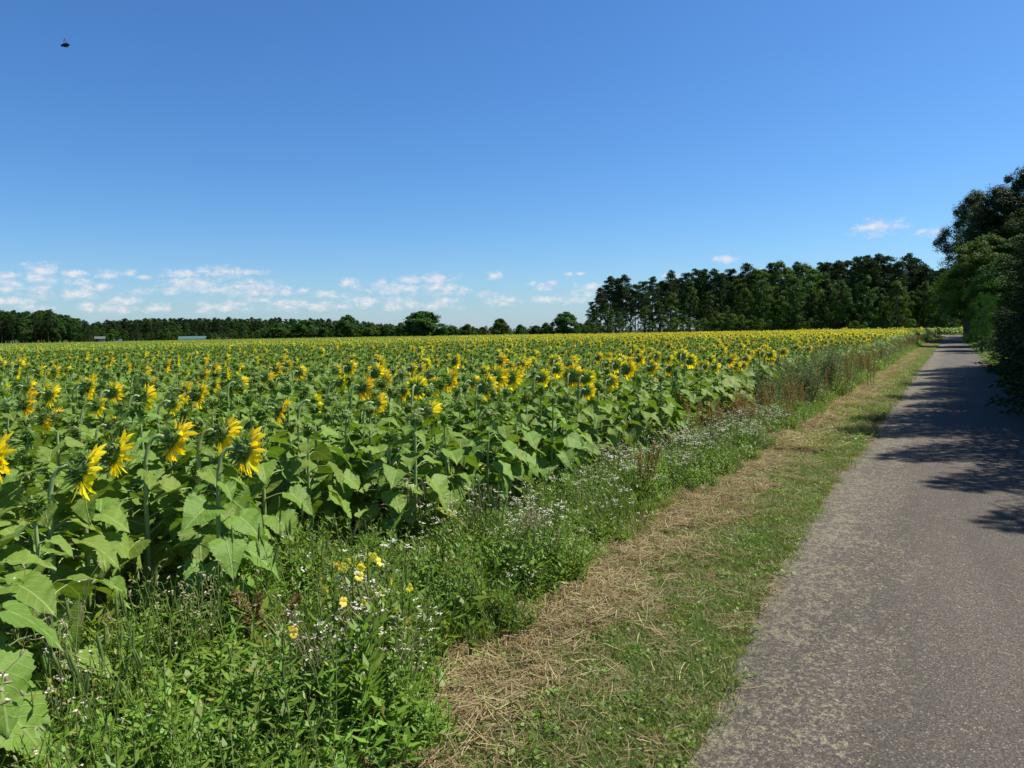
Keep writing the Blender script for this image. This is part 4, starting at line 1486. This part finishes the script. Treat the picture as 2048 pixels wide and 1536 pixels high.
for px, top, d, kd, lab in HL:
    loc, s = sized(9, px, top, d)
    o = plant_tree('hedgerow_tree', HEDGE[TR.integers(0, 2)] if kd == 'o' else HEDGE[2], loc, TR.uniform(0, 6.28), s * HW.get(px, 1.0), lab, 'tree', 'hedgerow trees across the field', s)
# scrub that ties the hedgerow together, and the far woods: masses nobody could count
library('far_tree')
for k in range(3):
    mb_ = MB()
    for me_ in ():
        pass
FT = []


def merged(pair, name):
    mb_ = MB()
    mats = []
    for j, me_ in enumerate(pair):
        n = len(me_.vertices)
        V = np.zeros(n * 3, np.float32); me_.vertices.foreach_get('co', V)
        Fv = np.zeros(len(me_.loops), np.int32); me_.loops.foreach_get('vertex_index', Fv)
        rn = np.zeros(n, np.float32); me_.attributes['rnd'].data.foreach_get('value', rn)
        mb_.add(V.reshape(-1, 3), Fv.reshape(-1, 4), j, rn)
        mats.append(me_.materials[0])
    return mb_.mesh(name, mats)


for pr in (PINES[0], PINES[2], PINES[4], OAKS[0], OAKS[1], OAKS[2], BUSH[0], BUSH[1]):
    lib_add('far_tree', merged(pr, 'far_tree'))
FH = [15, 15, 15, 13, 13, 13, 5, 5]


def wood(name, pxs, topf, distf, kinds, label, wid=1.1, rows=3, dstep=14):
    P, rot, sc, idx = [], [], [], []
    for r_ in range(rows):
        for px in pxs:
            px = px + TR.uniform(-4, 4)
            d = distf(px) + r_ * dstep + TR.uniform(-5, 5)
            k_ = int(TR.choice(kinds))
            loc, s = sized(FH[k_], px, topf(px) + TR.uniform(-2.5, 4) + (0 if r_ else 5), d)
            P.append(loc); rot.append((0, 0, TR.uniform(0, 6.28))); sc.append((s * wid, s * wid, s)); idx.append(k_)
    scatter(name, 'far_tree', P, rot, sc, idx, label=label, cat='woods')


wood('left_wood', np.arange(-140, 182, 11), lambda p: np.interp(p, [-150, 0, 30, 90, 130, 165, 185], [618, 618, 625, 620, 630, 640, 654]), lambda p: 345, [0, 1, 3, 4, 4], 'dark wood at the left edge across the field')
wood('distant_wood', np.arange(180, 830, 10), lambda p: np.interp(p, [175, 195, 260, 400, 560, 680, 760, 830], [652, 644, 640, 637, 638, 641, 647, 654]), lambda p: 420, [0, 1, 2, 2, 3, 4], 'long low pine wood across the far field', 1.2, 4)
wood('wood_fringe', np.arange(180, 700, 14), lambda p: 655 + 3 * np.sin(p * .05), lambda p: 390, [3, 4, 5], 'leafy fringe along the foot of the long low wood', 1.3, 1)
wood('hedgerow_scrub', np.arange(520, 1190, 12), lambda p: 657 + 2.5 * np.sin(p * .13), lambda p: np.interp(p, [520, 800, 1000, 1190], [330, 300, 290, 270]), [6, 7, 6], 'scrub between the hedgerow trees', 1.2, 2, 4)
wood('horizon_wood', np.arange(700, 1230, 9), lambda p: 653.5, lambda p: 700, [3, 4, 0], 'faint woods on the horizon behind the hedgerow', 1.5, 2, 20)
wood('wood_interior', np.arange(1420, 1960, 16), lambda p: 592.0, lambda p: frontage(p) + 46, [3, 4, 6], 'shady depths of the dark wood', 1.3, 2, 8)

# right side of the path
POP = lambda q: .12 + .95 * math.sin(math.pi * min(1, .10 + .80 * q)) ** .9 * (1 - .55 * q)
pop = [broadleaf(17, 3.3, 2.5, 210, 210, .15, M['poplar'], POP, 1.25), broadleaf(17, 3.6, 2.5, 220, 210, .15, M['poplar'], POP, 1.2)]
for px, top, d, k, lab in ((1946, 378, 112, 0, 'tall poplar with an airy pointed top above the maple by the path'), (2010, 362, 82, 1, 'second tall poplar, right of the airy pointed one'), (2052, 330, 84, 0, 'tallest poplar, cut off by the right edge of the photo'), (1968, 405, 84, 1, 'shorter poplar filling the gap between the two tall ones')):
    loc, s = sized(17, px, top, d)
    plant_tree('poplar_tree', pop[k], loc, 1.0 + k * 2 + px, s * 1.3, lab, 'tree', 'poplars on the right of the path', s)
mapl = broadleaf(9, 3.3, 2.5, 170, 280, .14, M['broad'], None, .6)
oak2 = broadleaf(9, 3.6, 2.7, 180, 280, .15, M['oak'], None, .6)
for px, top, d, me_, w, lab in ((1972, 468, 62, mapl, 1.12, 'leafy maple with a sunlit rounded top beside the path'), (1964, 512, 76, oak2, 1.3, 'dark tree whose branches hang low over the far end of the path'), (1962, 500, 92, oak2, 1.0, 'darker tree behind the low hanging dark one'), (2010, 510, 52, oak2, 1.0, 'dark broad tree behind the weeping birch'), (2050, 470, 62, oak2, 1.1, 'dark broad tree at the right edge behind the spruce')):
    loc, s = sized(9, px, top, d)
    plant_tree('maple_tree' if me_ is mapl else 'shade_tree', me_, loc, px * 1.7, s * w, lab, 'tree', 'broadleaved trees on the right of the path', s)
for i, (x, y, h) in enumerate(((80, -5.0, 12), (87, -5.2, 13), (95, -5.2, 13), (103, -5.4, 13.5), (112, -5.6, 14))):
    plant_tree('shade_tree', oak2, (x, y, 0), i * 1.1, h / 9 * .8, ['dark tree shading the far path, nearest of its row', 'dark tree shading the far path, second of its row', 'dark tree shading the far path, third of its row', 'dark tree shading the far path, fourth of its row', 'dark tree shading the far path, last of its row'][i], 'tree', 'broadleaved trees on the right of the path', h / 9)
weep = broadleaf(5.2, 1.5, .6, 60, 190, .075, M['oak'], lambda q: .55 + .45 * math.sin(math.pi * q), 1.0, None, 1.3)
loc, s = sized(5.2, 1968, 582, 47)
plant_tree('weeping_birch', weep, loc, 1.0, s * .9, 'small weeping birch trailing its twigs beside the path', 'tree', None, s)
SPR = [spruce(7.2, 1.9, 190), spruce(7.2, 1.75, 180)]
shrub = spruce(2.6, .85, 90, .09, .02, .35)
loc, s = sized(2.6, 2012, 612, 36)
plant_tree('young_spruce', shrub, loc, .4, s, 'young spruce bush with pale shoots at the edge of the path', 'bush')
SPL = [(32.3, -3.15, 9.2, 'spruce reaching its drooping boughs into the right edge of the photo'), (30.2, -3.2, 9.8, 'spruce hidden just outside the right edge, next to the reaching one'),
       (28.2, -3.1, 9.5, 'tall spruce beside the path, shading the far end of the dark stretch'), (26.0, -3.2, 9.9, 'second tall spruce from the far end of the shaded stretch'), (23.9, -3.1, 9.6, 'tall spruce beside the path, third from the far end of the shaded stretch'),
       (21.8, -3.1, 10.1, 'tall spruce shading the middle of the asphalt'), (19.7, -3.1, 9.6, 'tall spruce behind the one that casts the longest pointed shadow'), (17.6, -3.1, 10.2, 'tall spruce shading the road just beyond the longest pointed shadow'),
       (15.9, -3.1, 9.7, 'spruce casting the longest pointed shadow across the path'), (13.6, -3.3, 8.7, 'medium spruce casting the slanting end of the shadow'), (11.6, -3.35, 7.6, 'lower spruce casting the ragged right part of the shadow'), (9.8, -3.35, 6.8, 'small spruce casting the streaky shadow at the right edge'), (8.2, -3.4, 5.6, 'smallest spruce, nearest the camera, casting the last fringe of shadow'),
       (33.6, -5.3, 10.5, 'back row spruce standing behind the reaching one'), (29.4, -5.4, 11.8, 'back row spruce at the far end of the shaded stretch'), (27.0, -5.2, 12.0, 'back row spruce, second from the far end'), (24.4, -5.3, 12.2, 'back row spruce behind the middle of the shaded stretch'), (21.4, -5.3, 12.0, 'back row spruce behind the nearer half of the shaded stretch'), (18.8, -5.3, 12.0, 'back row spruce behind the longest pointed shadow'), (15.8, -5.4, 9.4, 'back row spruce above the slanting end of the shadow'), (12.6, -5.4, 7.4, 'back row spruce nearest the camera')]
for i, (x, y, h, lab) in enumerate(SPL):
    h *= (1, .95, .86, .97, .84, .93, .87, .96, 1)[i % 9] if i < 9 else 1
    plant_tree('spruce_tree', SPR[i % 2], (x, y, 0), i * 1.3, h / 7.2 * .97, lab, 'tree', 'spruces on the right of the path', h / 7.2)
loc, s = sized(5, 1876, 655, 96)
plant_tree('roadside_bush', BUSH[0], loc, 0.3, s * .75, 'dark rounded bush at the left side of the path where it bends', 'bush', None, s)
for i, (px, top, d, lab) in enumerate(((2030, 640, 44, 'dark undergrowth bush right of the young spruce'), (1956, 636, 72, 'dark bush at the right side of the far path, first before the bend'), (1966, 634, 64, 'dark bush at the right side of the far path, next to the first'), (1982, 630, 58, 'dark bush under the maple'), (2075, 600, 60, 'dark bush hiding the garden at the right edge'))):
    loc, s = sized(5, px, top, d)
    plant_tree('undergrowth_bush', BUSH[0], loc, i * 1.9, s, lab, 'bush', 'undergrowth on the right of the path', s)

# sunlit plants where the path bends
n = 1500
bx_, by_ = 124 + 17 * WR.random(n), -1.6 + 24 * WR.random(n)
kb = (by_ > .010 * np.maximum(bx_ - 118, 0) ** 2 + 1.6) | (bx_ > 133)
bx_, by_ = bx_[kb], by_[kb]
n = len(bx_)
ib = np.where(WR.random(n) < .08, WR.integers(0, 5, n), WR.integers(5, 8, n))
scatter('crop_at_the_bend', 'far_plant', np.column_stack([bx_, by_, 0 * bx_]), np.stack([WR.normal(0, .08, n), WR.normal(0, .08, n), WR.uniform(0, 6.28, n)], 1), WR.uniform(.95, 1.35, n), ib, label='sunlit green crop where the path bends out of sight', cat='crop')

# ------------------------------------------------------------------ small farm things far across the field
GREY = plain('weathered_boards', (.34, .33, .31), (.24, .23, .22), scale=3)
ROOFM = plain('pale_roof_sheet', (.15, .15, .15), (.10, .10, .10), scale=2)
WHT = plain('white_panel', (.38, .38, .36), (.30, .30, .28), scale=2)
DARK = plain('dark_glass', (.03, .035, .04), rough=.2)
TEAL = plain('blue_green_sheet', (.06, .125, .13), (.09, .16, .165), scale=1)


def facing(p):
    return math.atan2(p[1], p[0]) + math.pi / 2


p = at(200, 677, 325); g0 = float(gz(p[0], p[1]))
sh = tag(empty('farm_shed', (p[0], p[1], g0), facing(p)), 'tiny grey gabled shed at the far edge of the field on the left', 'shed')
mb = MB(); box(mb, (0, 0, 1.1), (3.4, 3.6, 2.2)); link('wall', mb.mesh('shed_wall', [GREY], False), sh)
mb = MB()
for sg in (-1, 1):
    V = np.array([[-1.9, 0, 2.9], [1.9, 0, 2.9], [1.9, sg * 2.1, 2.05], [-1.9, sg * 2.1, 2.05]], float)
    V2 = V + np.array([0, 0, .12])
    mb.add(np.concatenate([V, V2]), [[0, 1, 2, 3], [4, 7, 6, 5], [0, 4, 5, 1], [1, 5, 6, 2], [2, 6, 7, 3], [3, 7, 4, 0]])
link('roof', mb.mesh('shed_roof', [ROOFM], False), sh)
mb = MB(); box(mb, (1, 1.83, 1.0), (1.2, .06, 2.0)); link('door', mb.mesh('shed_door', [DARK], False), sh)
p = at(236, 679, 315); g0 = float(gz(p[0], p[1]))
tr_ = tag(empty('farm_trailer', (p[0], p[1], g0), facing(p)), 'small white box trailer right of the grey shed across the field', 'trailer')
mb = MB(); box(mb, (0, 0, 1.2), (2.9, 2.1, 1.3)); link('body', mb.mesh('trailer_body', [WHT], False), tr_)
for sx_ in (-.9, .9):
    for sy_ in (-1.0, 1.0):
        mb = MB(); lathe_x(mb, [(-.1, .001), (-.1, .38), (.1, .38), (.1, .001)], 14)
        o = link('wheel', mb.mesh('trailer_wheel', [DARK], False), tr_, (sx_, sy_, .38), (0, 0, math.pi / 2))
mb = MB(); box(mb, (.4, 1.07, 1.8), (1.2, .05, .7)); link('window', mb.mesh('trailer_window', [DARK], False), tr_)
p = at(385, 677, 330); g0 = float(gz(p[0], p[1]))
gh = tag(empty('greenhouse', (p[0], p[1], g0), facing(p)), 'long low blue green greenhouse at the foot of the long wood', 'greenhouse')
mb = MB()
th = np.linspace(0, math.pi, 11)
V = np.array([[x_, 2.2 * math.cos(t), .8 + 1.7 * math.sin(t)] for x_ in np.linspace(-5.4, 5.4, 10) for t in th])
mb.add(V, [[i * 11 + j, i * 11 + j + 1, (i + 1) * 11 + j + 1, (i + 1) * 11 + j] for i in range(9) for j in range(10)])
link('roof', mb.mesh('greenhouse_roof', [TEAL]), gh)
mb = MB(); box(mb, (0, 2.18, .4), (10.8, .05, .8)); box(mb, (0, -2.18, .4), (10.8, .05, .8)); link('side_wall', mb.mesh('greenhouse_wall', [WHT], False), gh)
mb = MB(); box(mb, (5.42, 0, 1.1), (.06, 4.2, 2.2)); box(mb, (-5.42, 0, 1.1), (.06, 4.2, 2.2)); link('end_wall', mb.mesh('greenhouse_end', [WHT], False), gh)

# ------------------------------------------------------------------ bumblebee in flight
p = at(131, 90, 2.1)
bee = tag(empty('bumblebee', p, YAW + math.pi / 2 + .25), 'dark bumblebee flying alone in the blue sky', 'insect')
fur = plain('dark_fur', (.012, .010, .010), (.02, .016, .012), rough=.9, scale=300)
mb = MB()
lathe_x(mb, [(-.0095, .0001), (-.0088, .0016), (-.006, .0038), (-.002, .0047), (.001, .0040), (.003, .0043), (.0055, .0038), (.0068, .0024), (.0085, .0026), (.0102, .0018), (.0108, .0001)], 14)
o = link('body', mb.mesh('bee_body', [fur]), bee, rot=(0, R(14), 0))
wm, wg, wo = newmat('insect_wing')
pw = bsdf(wg, wo, (.05, .05, .06), .3, .5)
pw.inputs['Alpha'].default_value = .45
for sg in (-1, 1):
    mb = MB()
    V = []
    for q, w in ((0, .15), (.3, .6), (.6, 1), (.85, .85), (1, .3)):
        c = np.array([.0025 - .004 * q, sg * (.002 + .006 * q), .003 + .0105 * q])
        for e in (-1, 0, 1):
            V.append(c + np.array([e * w * .0022, 0, 0]))
    mb.add(V, [[i * 3 + t, i * 3 + t + 1, i * 3 + t + 4, i * 3 + t + 3] for i in range(4) for t in range(2)])
    link('wing', mb.mesh('bee_wing', [wm]), bee)
    mb = MB()
    for k in range(3):
        a_ = np.array([.004 - .003 * k, sg * .0035, -.001])
        tube(mb, [a_, a_ + [-.001, sg * .0022, -.0025], a_ + [-.004, sg * .002, -.0045 + .001 * k]], [.0004, .00035, .0002], 4)
    link('legs', mb.mesh('bee_legs', [fur]), bee)

# ------------------------------------------------------------------ sky, clouds, sun
w = bpy.data.worlds.new('World')
scene.world = w
w.use_nodes = True
w.cycles.sampling_method = 'MANUAL'
w.cycles.sample_map_resolution = 512
w.node_tree.nodes.clear()
g = NT(w.node_tree)
out = g.n('ShaderNodeOutputWorld')
bg = g.n('ShaderNodeBackground')
sky = g.n('ShaderNodeTexSky', sky_type='NISHITA')
sky.sun_disc = False
sky.sun_elevation = SUN_EL
sky.sun_rotation = math.pi / 2 - SUN_AZ
sky.altitude = 0
sky.air_density = SKY_AIR = 1.0
sky.dust_density = 0.6
sky.ozone_density = 2.5
STRENGTH = 0.068
tc = g.n('ShaderNodeTexCoord')
sx = g.n('ShaderNodeSeparateXYZ')
g.l(tc.outputs['Generated'], sx.inputs[0])
el = g.math('MULTIPLY', g.math('ARCSINE', sx.outputs[2]), 180 / math.pi)
# azimuth measured clockwise from the view direction, degrees
rx = g.math('ADD', g.math('MULTIPLY', sx.outputs[0], math.sin(YAW)), g.math('MULTIPLY', sx.outputs[1], -math.cos(YAW)))
fy = g.math('ADD', g.math('MULTIPLY', sx.outputs[0], math.cos(YAW)), g.math('MULTIPLY', sx.outputs[1], math.sin(YAW)))
azi = g.math('MULTIPLY', g.math('ARCTAN2', rx, fy), 180 / math.pi)
cv = g.n('ShaderNodeCombineXYZ')
g.l(azi, cv.inputs[0]); g.l(el, cv.inputs[1])
CL = []
for X0, lst in ((0, [(30, 150, 40, 22), (50, 215, 65, 40), (235, 115, 70, 45), (260, 165, 110, 30), (430, 140, 75, 25), (490, 200, 45, 35), (240, 250, 80, 30), (430, 258, 100, 28), (600, 225, 35, 28), (640, 142, 60, 25), (770, 128, 30, 18), (840, 160, 40, 12), (1060, 140, 90, 25), (1330, 130, 150, 28), (1130, 200, 130, 40), (1000, 235, 60, 20), (1270, 240, 60, 22), (1480, 225, 150, 40), (1680, 240, 40, 25), (730, 300, 70, 30), (515, 325, 45, 30), (830, 250, 50, 18), (1770, 235, 35, 15), (1690, 320, 80, 32), (1330, 330, 110, 28), (1210, 350, 50, 20), (940, 340, 60, 25), (700, 345, 80, 25), (1900, 255, 40, 18), (2030, 190, 30, 22), (1500, 290, 60, 15), (1850, 325, 200, 15), (60, 300, 90, 25), (200, 340, 90, 20)]),
                (600, [(290, 190, 45, 25), (370, 300, 80, 30), (210, 265, 90, 15), (570, 310, 65, 35), (490, 190, 25, 18), (640, 175, 50, 22), (540, 225, 120, 30), (800, 170, 75, 28), (810, 215, 95, 25), (950, 245, 45, 20), (820, 255, 60, 12), (750, 330, 130, 18), (860, 295, 50, 15), (1150, 148, 42, 22), (1355, 193, 22, 12), (1430, 215, 40, 18), (1480, 195, 30, 12), (1575, 142, 25, 10), (1640, 138, 20, 10), (1180, 295, 80, 25), (1420, 290, 50, 20), (1700, 235, 70, 35), (1610, 295, 60, 20), (1520, 285, 45, 18), (100, 330, 150, 20), (1090, 260, 45, 15)])):
    for cx, cy, hw, hh in lst:
        CL.append((X0 + cx / 2.926, 500 + cy / 2.926, hw / 2.926, hh / 2.926))
CL += [(1450, 518, 19, 8), (1753, 455, 38, 13), (1862, 466, 20, 7), (1345, 550, 14, 6)]
acc = None
for px, py, hw, hh in CL:
    d = ray(px, py)
    e0 = math.degrees(math.asin(d[2]))
    a0 = math.degrees(math.atan2(d @ np.array([math.sin(YAW), -math.cos(YAW), 0]), d @ np.array([math.cos(YAW), math.sin(YAW), 0])))
    s_ = math.degrees(1 / FPX) * math.cos(math.radians(a0)) ** 1.5
    v1 = g.n('ShaderNodeVectorMath', operation='SUBTRACT')
    g.l(cv.outputs[0], v1.inputs[0]); v1.inputs[1].default_value = (a0, e0, 0)
    v2 = g.n('ShaderNodeVectorMath', operation='MULTIPLY')
    g.l(v1.outputs[0], v2.inputs[0]); v2.inputs[1].default_value = (1 / (hw * 1.65 * s_), 1 / (hh * 1.5 * s_), 0)
    v3 = g.n('ShaderNodeVectorMath', operation='LENGTH')
    g.l(v2.outputs[0], v3.inputs[0])
    q = g.math('SUBTRACT', 1.0, v3.outputs['Value'])
    acc = q if acc is None else g.math('MAXIMUM', acc, q)
mp = g.n('ShaderNodeMapping')
g.l(cv.outputs[0], mp.inputs[0])
mp.inputs['Scale'].default_value = (1, 1.7, 1)
n1 = g.noise(mp.outputs[0], 1.1, 8, 0.62, 0.3)
n2 = g.noise(mp.outputs[0], 0.35, 3)
mp2 = g.n('ShaderNodeMapping')
g.l(cv.outputs[0], mp2.inputs[0])
mp2.inputs['Scale'].default_value = (1, 1.7, 1)
mp2.inputs['Location'].default_value = (-0.25, 0.55, 0)
n1b = g.noise(mp2.outputs[0], 1.1, 6, 0.62, 0.3)
n3 = g.noise(mp.outputs[0], 3.2, 5, 0.6)
body = g.math('ADD', acc, g.math('MULTIPLY_ADD', n1, 2.3, -1.18))
body = g.math('ADD', body, g.math('MULTIPLY_ADD', n3, 0.45, -0.22))
dens = g.math('MULTIPLY', g.ss(body, -0.15, 1.05), 0.72)
# haze that thickens towards the horizon, with shreds of cloud in it
veil = g.math('MULTIPLY', g.math('POWER', 2.718, g.math('MULTIPLY', g.math('MAXIMUM', el, 0.0), -0.36)), g.math('MULTIPLY_ADD', n2, 0.7, 0.25))
shred = g.math('MULTIPLY', g.math('MULTIPLY', g.ss(n1, 0.46, 0.72), g.math('SUBTRACT', 1.0, g.ss(el, 2.0, 5.5))), 0.45)
veil = g.math('MAXIMUM', veil, shred)
hsv = g.n('ShaderNodeHueSaturation')
g.l(sky.outputs[0], hsv.inputs['Color'])
hsv.inputs['Saturation'].default_value = 1.15
hsv.inputs['Value'].default_value = 1.0
lit = g.ss(g.math('ADD', g.math('SUBTRACT', n1, n1b), g.math('MULTIPLY', n3, 0.25)), -0.08, 0.32)
ccol = g.mix(lit, (6.2, 6.9, 8.6), (9.6, 9.2, 8.9))
blue = g.mix(1.0, hsv.outputs['Color'], (0.76, 1.13, 1.50), 'MULTIPLY')
high = g.math('MULTIPLY_ADD', g.ss(el, 25.0, 60.0), -0.60, 1.0)  # added dimming of the sky above the frame, cuts blue fill and deepens shadows
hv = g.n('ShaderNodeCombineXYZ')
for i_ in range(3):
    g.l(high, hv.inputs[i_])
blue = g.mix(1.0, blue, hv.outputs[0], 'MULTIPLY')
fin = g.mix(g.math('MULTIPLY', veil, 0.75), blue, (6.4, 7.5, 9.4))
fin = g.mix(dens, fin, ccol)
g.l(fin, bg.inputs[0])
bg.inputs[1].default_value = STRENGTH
g.l(bg.outputs[0], out.inputs[0])

sun = bpy.data.lights.new('Sun', 'SUN')
sun.energy = 5.0
sun.angle = R(0.53)
sun.color = (1.0, 0.94, 0.84)
so = bpy.data.objects.new('Sun', sun)
COL.objects.link(so)
so.rotation_euler = Vector(SUN).to_track_quat('Z', 'Y').to_euler()
so.location = (0, 0, 50)

# ------------------------------------------------------------------ camera
cam = bpy.data.cameras.new('Camera')
cam.sensor_width = 36
cam.lens = 36 * FPX / 2048
cam.clip_start = 0.05
cam.clip_end = 9000
co = bpy.data.objects.new('Camera', cam)
COL.objects.link(co)
m4 = Matrix.Identity(4)
for i in range(3):
    m4[i][0], m4[i][1], m4[i][2], m4[i][3] = RIGHT[i], UP[i], -FWD[i], CAM[i]
co.matrix_world = m4
scene.camera = co
vs = scene.view_settings
vs.view_transform = 'Standard'
vs.look = 'None'
vs.exposure = 0.50
vs.gamma = 1.0
vs.use_curve_mapping = False
c = scene.cycles
c.max_bounces = 4
c.diffuse_bounces = 2
c.glossy_bounces = 1
c.transmission_bounces = 2
c.transparent_max_bounces = 6
c.caustics_reflective = False
c.caustics_refractive = False
